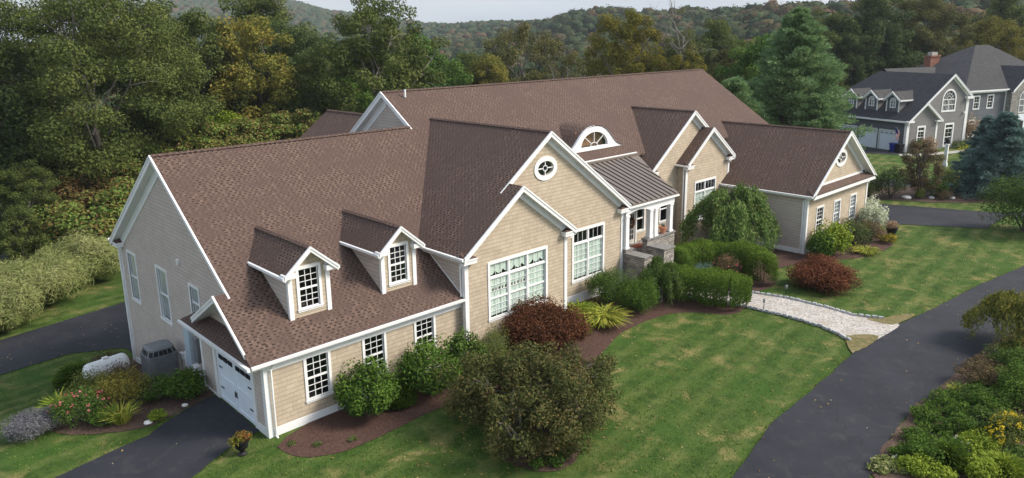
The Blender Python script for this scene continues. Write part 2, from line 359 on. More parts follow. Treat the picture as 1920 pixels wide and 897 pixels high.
# ridge line round the valley: bearing, distance, height
RING = [(-60, 1300, 25), (0, 1400, 18), (15, 1500, 22), (19, 1700, 88), (23.2, 1700, 92), (26.4, 1700, 95), (28.2, 1650, 82), (30.3, 1500, 58), (34.3, 1300, 38), (37.5, 1150, 30), (41, 1000, 27), (43.5, 850, 24), (46.4, 700, 24),
        (48.5, 650, 29), (51.3, 620, 29), (55, 560, 25), (58.6, 500, 24), (63, 430, 23), (68.5, 400, 22), (78.4, 400, 24), (95, 400, 24), (150, 400, 10)]
RING = [(a_, d_, h_ - (7 if 40 < a_ < 62 else 4)) for a_, d_, h_ in RING]
RA = np.array(RING, float)
def H(x, y):
    z = -2.6 * sstep((y - 5.5) / 11.5) * (1 - sstep((x - 38) / 10))
    z += .35 * math.exp(-((x - 16) / 7.5) ** 2) * sstep((y + 4.5) / 4) * (1 - sstep((y - 6) / 4))
    z -= .27 * sstep((x - 24) / 10)
    z -= 4 * sstep((y - 32) / 45) * (1 - sstep((x - 45) / 25))
    return z
def HF(x, y):
    z = H(x, y); dx, dy = x - CAM[0], y - CAM[1]; r = math.hypot(dx, dy)
    if r > 90:
        az = math.degrees(math.atan2(dx, dy))
        d = float(np.interp(az, RA[:, 0], RA[:, 1])); h = float(np.interp(az, RA[:, 0], RA[:, 2]))
        vd = -9 * sstep((r - 100) / 120) * (1 - .7 * sstep((az - 60) / 10))
        gs = math.exp(-((r - d) / (.33 * d)) ** 2)
        z = z * (1 - gs) + vd * (1 - gs) + h * gs + 3 * math.sin(x * .011 + 1) * math.sin(y * .013) * sstep((r - 200) / 300)
    return z

def grid_mesh(name, xs, ys, hf, mat, **kw):
    V = [(x, y, hf(x, y)) for y in ys for x in xs]; nx = len(xs)
    F = [(j * nx + i, j * nx + i + 1, (j + 1) * nx + i + 1, (j + 1) * nx + i) for j in range(len(ys) - 1) for i in range(nx - 1)]
    me = D.meshes.new(name); me.from_pydata(V, [], F); me.update(); return link(me, name, mat, smooth=True)

NOGRASS = []; RG_ = random.Random(5)
def drape(name, poly, dz, mat, step=.7, skirt=0, rag=0):
    """sheet laid over the terrain inside a polygon"""
    NOGRASS.append(list(poly)); P = [Vector(p) for p in poly]; pts = []; n = len(P)
    for i in range(n):
        a, b = P[i], P[(i + 1) % n]; k = max(1, int((b - a).length / step))
        for j in range(k):
            pts.append(a.lerp(b, j / k) + Vector((RG_.uniform(-rag, rag), RG_.uniform(-rag, rag))))
    nb = len(pts); edges = [(i, (i + 1) % nb) for i in range(nb)]
    xs = [p.x for p in pts]; ys = [p.y for p in pts]
    def inside(x, y):
        c = False
        for i in range(nb):
            a, b = pts[i], pts[(i + 1) % nb]
            if (a.y > y) != (b.y > y) and x < (b.x - a.x) * (y - a.y) / (b.y - a.y) + a.x: c = not c
        return c
    ip = []
    y = min(ys) + step / 2
    while y < max(ys):
        x = min(xs) + step / 2
        while x < max(xs):
            if inside(x, y): ip.append(Vector((x + .013 * math.sin(y * 7), y)))
            x += step
        y += step
    res = delaunay_2d_cdt(pts + ip, edges, [], 1, 1e-4)
    V = [(v.x, v.y, H(v.x, v.y) + dz) for v in res[0]]
    me = D.meshes.new(name); me.from_pydata(V, [], [list(f) for f in res[2]]); me.update()
    if len(me.polygons) and me.polygons[0].normal.z < 0: me.flip_normals()
    return link(me, name, mat, smooth=True)
def smoothpoly(pts, it=2, jit=0, seed=1):
    rnd = random.Random(seed)
    for _ in range(it):
        q = []
        for i in range(len(pts)):
            a, b = pts[i], pts[(i + 1) % len(pts)]
            q += [(a[0] * .75 + b[0] * .25, a[1] * .75 + b[1] * .25), (a[0] * .25 + b[0] * .75, a[1] * .25 + b[1] * .75)]
        pts = q
    return [(p[0] + rnd.uniform(-jit, jit), p[1] + rnd.uniform(-jit, jit)) for p in pts]

# ------------------------------------------------------------------ ground
def fr(a, b, s): 
    n = int(round((b - a) / s)); return [a + (b - a) * i / n for i in range(n + 1)]
tag(grid_mesh('lawn', fr(-42, 118, .5), fr(-46, 42, .5), H, M['lawn']), kind='structure')
V = []; F = []; azs = [(-70 + 220 * i / 260) for i in range(261)]; rs = [28 * (1.035 ** i) for i in range(138)]
for r in rs:
    for a in azs:
        x = CAM[0] + r * math.sin(R(a)); y = CAM[1] + r * math.cos(R(a))
        V.append((x, y, HF(x, y) - .5))
na = len(azs)
for j in range(len(rs) - 1):
    for i in range(na - 1):
        F.append((j * na + i, (j + 1) * na + i, (j + 1) * na + i + 1, j * na + i + 1))
me = D.meshes.new('hills'); me.from_pydata(V, [], F); me.update(); me.flip_normals(); tag(link(me, 'hills', M['floor'], smooth=True), kind='structure')

# driveways
DW = [(2, -12.2), (4, -12.6), (9.72, -13.21), (11.5, -12.9), (13.6, -12.42), (16.4, -12.32), (19.6, -12.2), (22.1, -12.05), (25.5, -11.98), (30.7, -12.48), (37, -13.05), (43.2, -14.05), (50, -15.4), (56, -14), (58, -9.8), (52.1, -9.79), (48.4, -3.5), (46.5, 6), (47, 20), (54, 20), (53.5, 6), (54.9, .23), (58.1, -8.3), (64, -15), (70, -24), (63, -26), (58, -19.2), (50, -18.6), (43.5, -17.6), (32.2, -16.43), (29.2, -16.3), (27.3, -16.05), (24.1, -16.0), (21.2, -15.85), (18, -15.75), (14.6, -16.0), (12.8, -16.35), (8, -16.9), (2, -16.5)]
tag(drape('driveway', DW, .03, M['asphalt'], .5, rag=.035), kind='structure')
LD = [(-.05, .75), (-.05, 4.75), (-1, 4.55), (-2, 4.1), (-3.14, 3.4), (-6.35, 2.75), (-12, 2.4), (-20, 2), (-20, -2.9), (-12, -2.5), (-6, -1.6), (-3.01, -.55), (-1.4, .35)]
tag(drape('driveway', LD, .03, M['asphalt'], .45, rag=.03), kind='structure')
BD = [(.45, 17.6), (.5, 19.3), (-2.02, 20.7), (-5.3, 20.3), (-12, 19.5), (-22, 17), (-22, 23.5), (-10, 25), (-4.4, 25.75), (2.7, 27.4), (8, 28), (8, 17.6)]
tag(drape('driveway', BD, .03, M['asphalt'], .6, rag=.03), kind='structure')
ND = [(84.4, 5.5), (82, 13), (80, 20), (92, 24), (94, 17), (88.9, 15.8), (86.2, 8.2)]
tag(drape('driveway', ND, .03, M['asphalt'], 1), kind='structure')
tag(drape('road', [(56, 20), (62, 9), (66, 3.5), (70, -1), (76, -8), (84, -18), (80.5, -20), (73, -10.5), (67, -3), (62.5, 2.5), (58.5, 7), (52, 17)], .025, M['asphalt'], 1), kind='structure')
tag(drape('path', [(83, 7), (85, 4.8), (90, 2.6), (96, .8), (97, 1.8), (90.5, 3.9), (86, 6.2), (84.2, 7.6)], .05, M['concrete'], 1), kind='structure')
# beds, gravel path
bed = smoothpoly([(-.1, -.1), (-.05, -1.9), (1.3, -2.8), (3.1, -2.8), (5.2, -2.65), (7, -3.0), (9, -3.9), (10.8, -4.9), (12.3, -4.75), (13.8, -4.1), (15.2, -3.55), (17.4, -3.05), (20.4, -3.25), (21.7, -4.1), (22.6, -5.8), (24.1, -5.7), (24.5, -5.2), (26.4, -4.3), (27.5, -5), (30, -4.6), (31.5, -3.2), (34, -3.6), (36, -4.4), (38, -6.1), (41, -6.6), (44, -6.3), (46.5, -5), (47, -2), (47, .6), (35, 3.8), (22, 3.8), (9, 1)], 2, .03, 3)
tag(drape('mulch_bed', bed, .02, M['mulch'], .6), kind='structure')
tag(drape('mulch_bed', smoothpoly([(5.2, -8.3), (6.2, -9.1), (7.5, -8.6), (8.2, -7.2), (7.6, -5.8), (6.2, -5.5), (5.0, -6.6)], 2, .04), .02, M['mulch_dry'], .5), kind='structure')
tag(drape('mulch_bed', smoothpoly([(.3, 4.85), (-1, 4.6), (-2.2, 4.2), (-3.0, 4.0), (-4.4, 4.8), (-5.6, 5.9), (-5.7, 7.4), (-4.6, 9), (-3.2, 11), (-3.0, 15), (-2.4, 18.3), (-1, 19.3), (.4, 18.8), (.5, 9)], 2, .04), .02, M['mulch_dry'], .5), kind='structure')
tag(drape('mulch_bed', smoothpoly([(12.6, -16.3), (14.6, -15.98), (18, -15.7), (21.2, -15.8), (24.1, -15.95), (27.3, -16.0), (29.2, -16.3), (32.2, -16.5), (37, -17.1), (38, -21), (30, -25), (18, -25), (10, -21)], 2, .08), .036, M['mulch_dry'], .6), kind='structure')
tag(drape('mulch_bed', smoothpoly([(56.5, 1.6), (58, -2.5), (60.5, -6.2), (64, -9.5), (69, -9), (68.5, -4.5), (64, .5), (59.5, 3.5)], 2, .1), .03, M['mulch_dry'], .8), kind='structure')
gp = [(24.17, -5.6), (24.4, -7.95), (24.3, -9.6), (23.9, -10.7), (23.5, -11.4), (23.6, -12.15), (26.6, -12.35), (27.6, -12.2), (27.4, -11.4), (26.95, -10.1), (27.05, -9), (27.05, -6.6), (26.4, -4.7), (25.2, -2.4), (23.4, -1.1), (22.5, -1.6), (23.8, -3.8)]
tag(drape('gravel_path', smoothpoly(gp, 1, .02), .045, M['gravel'], .5), kind='structure')
tag(drape('dry_grass', smoothpoly([(23.3, -11.3), (23.9, -10.9), (24.6, -11.4), (25.2, -12.1), (24.2, -12.25), (22.6, -12.1), (22.0, -12.0)], 2, .06), .055, M['drygrass'], .4), kind='structure')
tag(drape('dry_grass', smoothpoly([(26.9, -10.6), (27.6, -11.2), (29.0, -11.7), (30, -12.3), (27.5, -12.15), (26.8, -11.8)], 2, .06), .052, M['drygrass'], .4), kind='structure')

# ------------------------------------------------------------------ architecture helpers
def wall(name, plane, c, outer, holes, mat, parent, th=.14):
    """flat wall with openings; plane 'Y' faces -Y at y=c, plane 'X' faces -X at x=c"""
    loops = [outer] + list(holes)
    def P3(p, d): return (p[0], c + d, p[1]) if plane == 'Y' else (c + d, p[0], p[1])
    tri = tessellate_polygon([[Vector((q[0], q[1], 0)) for q in L] for L in loops])
    flat = [q for L in loops for q in L]; n = len(flat); mb = MB()
    mb.v = [P3(q, 0) for q in flat] + [P3(q, th) for q in flat]
    for t in tri: mb.f.append([t[0], t[1], t[2]]); mb.f.append([t[2] + n, t[1] + n, t[0] + n])
    k = 0
    for L in loops:
        for i in range(len(L)):
            a, b = k + i, k + (i + 1) % len(L); mb.f.append([a, b, b + n, a + n])
        k += len(L)
    mb.mi = [0] * len(mb.f)
    return mb.build(name, mat, parent)
def rect(x0, x1, z0, z1): return [(x0, z0), (x1, z0), (x1, z1), (x0, z1)]
def ell(cx, cz, a, b, n=28): return [(cx + a * math.cos(2 * math.pi * i / n), cz + b * math.sin(2 * math.pi * i / n)) for i in range(n)]
def place(o, plane, c, u, z):
    if plane == 'Y': o.location = (u, c, z)
    else: o.location = (c, u, z); o.rotation_euler = (0, 0, -math.pi / 2)

def window(parent, plane, c, u, z, W_, H_, units=1, trans=0, cols=3, rt_=3, rb=3, curtain=None, cas=.11, name='window', flat=False, valance=False, label=None):
    """u,z = centre / bottom of the opening incl. casing; W_,H_ outer size. returns the hole"""
    w, h = W_ - 2 * cas, H_ - 2 * cas; mb = MB(); mw = .008 if trans and units > 1 else .012
    # casing
    mb.box(-W_ / 2, -w / 2, -.035, .02, 0, H_); mb.box(w / 2, W_ / 2, -.035, .02, 0, H_)
    mb.box(-w / 2, w / 2, -.033, .02, H_ - cas, H_ + .02); mb.box(-w / 2 , w / 2, -.033, .02, 0, cas)
    mb.box(-W_ / 2 - .03, W_ / 2 + .03, -.065, -.036, cas - .03, cas + .015)
    uw = w / units; y0, y1 = .03, .06; panes = MB()
    for i in range(units):
        a = -w / 2 + i * uw; b = a + uw
        if i: mb.box(a - .045, a + .045, 0, .07, cas, H_ - cas)
        a2 = a + (.045 if i else 0); b2 = b - (.045 if i < units - 1 else 0)
        zt = H_ - cas; zb = cas; segs = []
        if trans:
            mb.box(a2, b2, 0, .07, zt - trans - .08, zt - trans); segs.append((zt - trans, zt, 1)); zt2 = zt - trans - .08
        else: zt2 = zt
        mid = (zb + zt2) / 2; segs += [(mid, zt2, rt_), (zb, mid, rb)]
        for (s0, s1, rows) in segs:
            f = .04
            mb.box(a2, a2 + f, y0, y1, s0, s1); mb.box(b2 - f, b2, y0, y1, s0, s1)
            mb.box(a2 + f, b2 - f, y0, y1, s0, s0 + f); mb.box(a2 + f, b2 - f, y0, y1, s1 - f, s1)
            aw, ah = (b2 - a2 - 2 * f), (s1 - s0 - 2 * f)
            for k in range(1, cols): mb.box(a2 + f + aw * k / cols - mw, a2 + f + aw * k / cols + mw, y0 + .003, y1 - .008, s0 + f, s1 - f)
            for k in range(1, rows): mb.box(a2 + f, b2 - f, y0 + .005, y1 - .01, s0 + f + ah * k / rows - mw, s0 + f + ah * k / rows + mw)
    mb.box(-w / 2 - .02, -w / 2, .0, .13, cas, H_ - cas); mb.box(w / 2, w / 2 + .02, 0, .13, cas, H_ - cas)
    o = mb.build(name, M['white'], parent); place(o, plane, c, u, z)
    if label: o['label'] = label
    MB().face([(-w / 2, .055, cas), (w / 2, .055, cas), (w / 2, .055, H_ - cas), (-w / 2, .055, H_ - cas)]).build('pane', M['glass'], o, fix=False)
    x0, x1, zz0, zz1, dp = -w / 2 - .02, w / 2 + .02, cas - .02, H_ - cas + .02, .6
    r = MB(); r.face([(x0, dp, zz0), (x1, dp, zz0), (x1, dp, zz1), (x0, dp, zz1)])
    for q in ([(x0, .145, zz0), (x0, dp, zz0), (x0, dp, zz1), (x0, .145, zz1)], [(x1, .145, zz0), (x1, .145, zz1), (x1, dp, zz1), (x1, dp, zz0)], [(x0, .145, zz1), (x0, dp, zz1), (x1, dp, zz1), (x1, .145, zz1)], [(x0, .145, zz0), (x1, .145, zz0), (x1, dp, zz0), (x0, dp, zz0)]): r.face(q)
    r.build('room_backing', M['dark'], o, fix=False)  # near-black box, room darkness painted in behind the glass
    if curtain:
        cu = MB(); n = 60
        top = H_ - cas - (trans + .1 if trans else .02); bot = cas + .12
        for i in range(n):
            xa, xb = -w / 2 + w * i / n, -w / 2 + w * (i + 1) / n
            ya, yb = .088 + .012 * math.sin(i * 1.9), .088 + .012 * math.sin((i + 1) * 1.9)
            cu.face([(xa, ya, bot), (xb, yb, bot), (xb, yb, top), (xa, ya, top)])
        if valance:
            for k in range(units):
                ua = -w / 2 + k * uw; t1 = H_ - cas
                for i in range(20):
                    f0, f1 = i / 20, (i + 1) / 20
                    def dz(f): return trans * (.62 + .26 * abs(math.sin(f * math.pi * 2.5 + .4)))
                    cu.face([(ua + uw * f0, .09, t1 - dz(f0)), (ua + uw * f1, .09, t1 - dz(f1)), (ua + uw * f1, .09, t1), (ua + uw * f0, .09, t1)])
        cu.build('curtain', M[curtain], o, fix=False)
    return rect(u - w / 2, u + w / 2, z + cas, z + H_ - cas) if plane == 'Y' else rect(u - w / 2, u + w / 2, z + cas, z + H_ - cas)

def oval_window(parent, c, u, z, a, b, ring=.24, name='window', bars='round', plane='Y'):
    mb = MB(); n = 40; ai, bi = a - ring, b - ring
    for i in range(n):
        t0, t1 = 2 * math.pi * i / n, 2 * math.pi * (i + 1) / n
        q = lambda t, A, B: (A * math.cos(t), 0, B * math.sin(t))
        o0, o1, i0, i1 = q(t0, a, b), q(t1, a, b), q(t0, ai, bi), q(t1, ai, bi)
        f = lambda p, y: (p[0], y, p[2])
        mb.face([f(o0, -.045), f(o1, -.045), f(i1, -.045), f(i0, -.045)]); mb.face([f(o0, -.045), f(o0, .02), f(o1, .02), f(o1, -.045)])
        mb.face([f(i0, -.045), f(i1, -.045), f(i1, .1), f(i0, .1)])
    for t in range(4):
        th = t * math.pi / 2; k0 = .27
        mb.bar((ai * k0 * math.cos(th), .02, bi * k0 * math.sin(th)), (ai * math.cos(th), .02, bi * math.sin(th)), .04, .05, (0, 1, 0))
    for i in range(16):
        t0, t1 = 2 * math.pi * i / 16, 2 * math.pi * (i + 1) / 16
        mb.bar((ai * .27 * math.cos(t0), .02, bi * .4 * math.sin(t0)), (ai * .27 * math.cos(t1), .02, bi * .4 * math.sin(t1)), .03, .04, (0, 1, 0))
    o = mb.build(name, M['white'], parent); place(o, plane, c, u, z)
    MB().face([(x, .06, y) for x, y in ell(0, 0, ai, bi, 32)]).build('pane', M['glass'], o, fix=False)
    r = MB(); E_ = ell(0, 0, ai + .02, bi + .02, 24)
    r.face([(x, .5, y) for x, y in E_])
    for i in range(24):
        p, q = E_[i], E_[(i + 1) % 24]; r.face([(p[0], .1, p[1]), (q[0], .1, q[1]), (q[0], .5, q[1]), (p[0], .5, p[1])])
    r.build('room_backing', M['dark'], o, fix=False)  # near-black recess, its colour replaces the shade of a room
    return ell(u, z, ai, bi)

def roof(name, pts, mat, parent, th=.12):
    return MB().prism([Vector(p) for p in pts], (0, 0, -th)).build(name, mat, parent)
def rake(parent, plane, co, cw, A, B, fas=.24, frieze=.26, name='rake_trim', soffit=True):
    """white boards under a sloping gable edge from A to B (in-plane u,z of roof top); co overhang plane, cw wall plane"""
    def P3(u, c, z): return (u, c, z) if plane == 'Y' else (c, u, z)
    mb = MB(); (u0, z0), (u1, z1) = A, B; s = 1 if cw > co else -1; n = (0, -.05 * s, 0) if plane == 'Y' else (-.05 * s, 0, 0)
    t = .02
    mb.prism([P3(u0, co, z0 + t), P3(u1, co, z1 + t), P3(u1, co, z1 - fas), P3(u0, co, z0 - fas)], n)
    n2 = (0, -.075 * s, 0) if plane == 'Y' else (-.075 * s, 0, 0)
    mb.prism([P3(u0, co - .051 * s * 0, z0 + t + .003), P3(u1, co, z1 + t + .003), P3(u1, co, z1 - .07), P3(u0, co, z0 - .07)], n2)
    if soffit:
        d = fas - .05
        mb.prism([P3(u0, co + .002 * s, z0 - d), P3(u1, co + .002 * s, z1 - d), P3(u1, cw, z1 - d), P3(u0, cw, z0 - d)], (0, 0, -.03))
    if frieze:
        n3 = (0, -.03 * s, 0) if plane == 'Y' else (-.03 * s, 0, 0)
        mb.prism([P3(u0, cw, z0 - fas + .02), P3(u1, cw, z1 - fas + .02), P3(u1, cw, z1 - fas - frieze), P3(u0, cw, z0 - fas - frieze)], n3)
    return mb.build(name, M['white'], parent)
def cap(parent, a, b, mat, name='ridge_cap', w=.3):
    mb = MB(); a = Vector(a); b = Vector(b); d = (b - a).normalized(); x = d.cross(Vector((0, 0, 1))).normalized()
    n = max(1, int((b - a).length / .3))
    for i in range(n):
        p = a.lerp(b, i / n); q = a.lerp(b, (i + 1) / n + .02 / n); lift = Vector((0, 0, .035)); l2 = Vector((0, 0, .022))
        dn = Vector((0, 0, -.075))
        mb.face([p + x * w / 2 + dn + lift, q + x * w / 2 + dn + l2, q + l2, p + lift]); mb.face([p + lift, q + l2, q - x * w / 2 + dn + l2, p - x * w / 2 + dn + lift])
        mb.face([p + x * w / 2 + dn + lift, p + lift, p - x * w / 2 + dn + lift])
    return mb.build(name, mat, parent, fix=False)
def ret(parent, x, y, z, w, d, sgn=1, h=.24, axis='Y', roofmat=None):
    """eave return: white block with a little shingled hip on it; x,y = outer front corner"""
    mb = MB(); hh = .3
    if axis == 'Y':
        x1 = x + w * sgn; a, b = min(x, x1), max(x, x1); mb.box(a, b, y, y + d, z - h, z); mb.box(a - .02, b + .02, y - .03, y + d, z - .08, z + .004)
        o = mb.build('eave_return', M['white'], parent)
        p = [(a - .02, y - .03, z + .006), (b + .02, y - .03, z + .006), (b + .02, y + d, z + .006), (a - .02, y + d, z + .006)]
        top = (x + .05 * sgn, y + d, z + hh) if sgn > 0 else (x + .05 * sgn, y + d, z + hh)
    else:
        y1 = y + w * sgn; a, b = min(y, y1), max(y, y1); mb.box(x, x + d, a, b, z - h, z); mb.box(x - .03, x + d, a - .02, b + .02, z - .08, z + .004)
        o = mb.build('eave_return', M['white'], parent)
        p = [(x - .03, a - .02, z + .006), (x - .03, b + .02, z + .006), (x + d, b + .02, z + .006), (x + d, a - .02, z + .006)]
        top = (x + d, y + .05 * sgn, z + hh)
    r = MB(); r.face(p)
    for i in range(4): r.face([p[i], p[(i + 1) % 4], top])
    r.build('return_roof', roofmat or M['shingle'], o)
def boxes(name, L, mat, parent, bevel=0):
    if len(L) > 1 and name in ('corner_board', 'base_trim', 'fascia', 'eave_return', 'gutter', 'dormer_trim', 'gable_band', 'door_frame', 'support'):
        return [boxes(name, [b], mat, parent, bevel) for b in L][-1]
    mb = MB()
    for b in L: mb.box(*b)
    return mb.build(name, mat, parent, bevel=bevel)

# ------------------------------------------------------------------ MAIN HOUSE
HS = empty('shingled_house')
tag(HS, 'large tan shingle-sided house with brown shingle roof, white trim and many front gables', 'house')
SI, SH, WH = M['siding'], M['shingle'], M['white']
s_, ze, oe = .662, 3.089, .243
fp = lambda y: ze + s_ * (y + oe)          # front roof plane
Yr, Ym = 9.411, 12.091; zr, zm = fp(Yr), fp(Ym)
g = .736; gl = lambda x: 5.0 + g * (x - 8.94)      # left slope of the twin front gables
def FP(*pl): return [(x, y, fp(y)) for x, y in pl]
roof('roof', FP((-.55, -.243), (13, -.243), (13, 5.06), (47.2, 5.06), (47.2, Ym), (13.66, Ym), (13.66, Yr), (.018, Yr), (.018, 2.6), (-.5, 2.6), (-.5, .24), (-.55, .1)), SH, HS)
# rear slopes
sr = .74
roof('roof', [(.018, Yr, zr + .001), (14.2, Yr, zr + .001), (14.2, 17.3, zr - .662 * (17.3 - Yr)), (.018, 17.3, zr - .662 * (17.3 - Yr))], SH, HS)
roof('roof', [(13.66, Ym, zm), (47.2, Ym, zm), (47.2, 20, zm - sr * 7.9), (13.66, 20, zm - sr * 7.9)], SH, HS)
cap(HS, (.02, Yr, zr + .01), (13.6, Yr, zr + .01), SH); cap(HS, (13.68, Ym, zm + .01), (47.2, Ym, zm + .01), SH)
# garage wing walls
h1 = [window(HS, 'Y', 0, u, z, 1.13, 1.92) for u, z in ((2.11, .80), (4.66, .83), (7.19, .88))]
wall('wall', 'Y', 0, [(0, -.1), (9.3, -.1), (9.3, 2.98), (0, 2.98)], h1, SI, HS)
boxes('base_trim', [(-.03, 9.2, -.035, 0, -.12, .33)], WH, HS)
boxes('fascia', [(-.5, 9.15, -.22, -.17, 2.86, 3.0), (-.5, 9.15, -.2, 0, 2.84, 2.88), (-.02, 9.2, -.03, 0, 2.6, 2.84)], WH, HS)
MB().prism([(-.55, -.25, 3.07), (-.55, -.37, 3.07), (-.55, -.36, 2.97), (-.55, -.25, 2.93)], (9.72, 0, 0)).build('gutter', WH, HS)
boxes('corner_board', [(-.035, .16, -.04, 0, -.12, 2.84), (-.04, -.0, 0.0, .18, -.12, 2.84)], WH, HS)
MB().tube([(.22, -.3, 2.93), (.22, -.12, 2.72), (.22, -.1, .1), (.22, -.2, -.02)], [.04] * 4, 8).build('downspout', WH, HS)
# bump-out garage door wall, x=0
hd = rect(1.08, 4.42, -.3, 2.18)
wall('wall', 'X', 0, [(-.0, -.3), (5.95, -.3), (5.95, 3.0), (0.0, 3.0)], [hd], M['siding_side'], HS, th=.1)
wall('wall', 'Y', 5.83, [(0.003, -.6), (.35, -.6), (.35, 3.0), (0.003, 3.0)], [], M['siding_side'], HS, th=.12)
boxes('corner_board', [(-.035, 0, 5.78, 5.96, -.4, 2.8)], WH, HS)
boxes('base_trim', [(-.03, 0, .18, .93, -.12, .33), (-.03, 0, 4.6, 5.78, -.35, .1)], WH, HS)
gd = MB()
gd.box(-.04, 0, .9, 1.08, -.1, 2.3); gd.box(-.04, 0, 4.42, 4.62, -.2, 2.3); gd.box(-.04, 0, 1.08, 4.42, 2.18, 2.32)
gdo = gd.build('garage_door_frame', WH, HS)
door = MB().box(.05, .09, 1.08, 4.42, -.02, 2.18)
bw = [(1.08, 1.26), (2.66, 2.84), (4.24, 4.42)]
for a, b in bw: door.box(.02, .052, a, b, .0, 2.17)
for a, b in ((1.26, 2.66), (2.84, 4.24)):
    for z0, z1 in ((0, .16), (.98, 1.1), (1.72, 1.8), (2.06, 2.17)): door.box(.025, .052, a, b, z0, z1)
dr = door.build('garage_door', M['blue_white'], HS)
hp = MB()
for y in (2.68, 2.82): hp.bar((0.0, y, .62), (0.0, y, .84), .03, .03); hp.box(0, .03, y - .015, y + .015, .6, .63); hp.box(0, .03, y - .015, y + .015, .83, .86)
for y in (1.3, 3.95):
    for z in (.55, 1.45): hp.box(.015, .03, y, y + .28, z, z + .04)
hp.build('handle', M['black'], dr)
wn_ = MB()
for a, b in ((1.26, 2.66), (2.84, 4.24)):
    for k in range(3): MB().box(.01, .026, a + .06 + k * .45, a + .43 + k * .45, 1.84, 2.02).build('door_light', M['dark'], dr)
boxes('threshold', [(-.12, .02, .95, 4.55, -.2, -.0)], M['concrete'], HS)
# pent roof over the door and its small gable
PL = [(-.6, -.243), (-.6, 6.2)]
roof('roof', [(-.62, -.25, 3.085), (-.62, 6.25, 3.085), (.05, 5.95, 3.36), (.36, 5.95, 3.50), (.36, .3, 3.50), (.05, .3, 3.38)], SH, HS, .1)
bz = 4.93; by = 2.6
roof('roof', [(-.5, by, bz), (.36, by, bz), (.36, 5.05, bz - .6 * 2.45 + .02), (-.5, 5.05, bz - .6 * 2.45 + .02)], SH, HS, .1)
wall('wall', 'X', .12, [(.3, 3.3), (5.0, 3.3), (2.6, 4.78)], [], M['siding_side'], HS)
rake(HS, 'X', -.5, .12, (.2, fp(.2)), (by, fp(by)), .18, .0); rake(HS, 'X', -.5, .12, (5.1, bz - .6 * 2.5 + .02), (by, bz), .22, .0)
MB().prism([(-.62, -.36, 3.08), (-.74, -.36, 3.08), (-.72, -.36, 2.97), (-.62, -.36, 2.94)], (0, 6.6, 0)).build('gutter', WH, HS)
boxes('fascia', [(-.62, 0, -.2, 6.2, 2.88, 2.94), (-.62, .3, 5.96, 6.25, 2.9, 3.06)], WH, HS)
# left main wall x=.344
L0 = .344
hl = [window(HS, 'X', L0, 15.3, 1.2, 1.38, 2.72, cols=1, rt_=1, rb=1, curtain='sheer'), window(HS, 'X', L0, 10.98, 1.32, 1.46, 2.72, cols=1, rt_=1, rb=1, curtain='sheer'), window(HS, 'X', L0, 7.0, 2.45, 1.16, 1.68, cols=1, rt_=1, rb=1, curtain='sheer')]
wall('wall', 'X', L0, [(2.3, -.5), (17.06, -3), (17.06, 4.35), (Yr, zr - .08), (2.3, fp(2.3) - .1)], hl, M['siding_side'], HS)
boxes('foundation', [(L0 + .01, L0 + .2, 9.5, 17.04, -3.2, -2.1)], M['concrete'], HS)
MB().prism([(L0, 6, -.35), (L0, 17.06, -2.35), (L0, 17.06, -2.65), (L0, 6, -.65)], (-.03, 0, 0)).build('base_trim', WH, HS)
boxes('corner_board', [(L0 - .035, L0, 16.84, 17.08, -2.7, 4.1)], WH, HS)
MB().tube([(L0 - .1, 17.3, 4.1), (L0 - .1, 17.0, 3.7), (L0 - .09, 17.0, -2.5)], [.045] * 3, 8).build('downspout', WH, HS)
rake(HS, 'X', .018, L0, (2.35, fp(2.35)), (Yr, zr), .22, .16); rake(HS, 'X', .018, L0, (17.35, zr - .662 * 7.94), (Yr, zr), .3, .5)
ret(HS, .02, 17.3, 4.2, .9, .4, -1, axis='X')
MB().prism([(-.1, 17.3, 4.32), (-.1, 17.42, 4.32), (-.1, 17.41, 4.22), (-.1, 17.3, 4.18)], (6, 0, 0)).build('gutter', WH, HS)
boxes('wall_light', [(L0 - .12, L0, 8.35, 8.5, 4.75, 5.0)], WH, HS, .02)
# utilities on the wall
boxes('meter_box', [(L0 - .22, L0, 7.75, 8.35, .15, 1.95)], M['elec'], HS, .02)
boxes('meter_box', [(L0 - .16, L0, 7.05, 7.5, .55, 1.7)], M['hvac'], HS, .02)
um = MB().box(L0 - .15, L0, 8.5, 8.8, -.1, .6).box(L0 - .2, L0, 7.2, 7.7, -.2, .35).box(L0 - .15, L0, 9.1, 9.5, .1, .35).tube([(L0 - .06, 8.0, .2), (L0 - .06, 8.0, -.6)], [.03, .03]).tube([(L0 - .06, 7.3, .6), (L0 - .06, 7.3, -.5)], [.03, .03]).tube([(L0 - .08, 9.2, .1), (L0 - .1, 9.0, -.5)], [.05, .05])
boxes('utility_box', [(L0 - .2, L0, 7.2, 7.7, -.2, .35)], WH, HS); boxes('utility_box', [(L0 - .15, L0, 8.5, 8.8, -.1, .6)], WH, HS); boxes('utility_box', [(L0 - .15, L0, 9.1, 9.5, .1, .35)], WH, HS)
for y_ in (8.0, 7.35, 9.2): MB().tube([(L0 - .06, y_, .3), (L0 - .08, y_, -.6)], [.035, .035]).build('conduit', WH, HS)
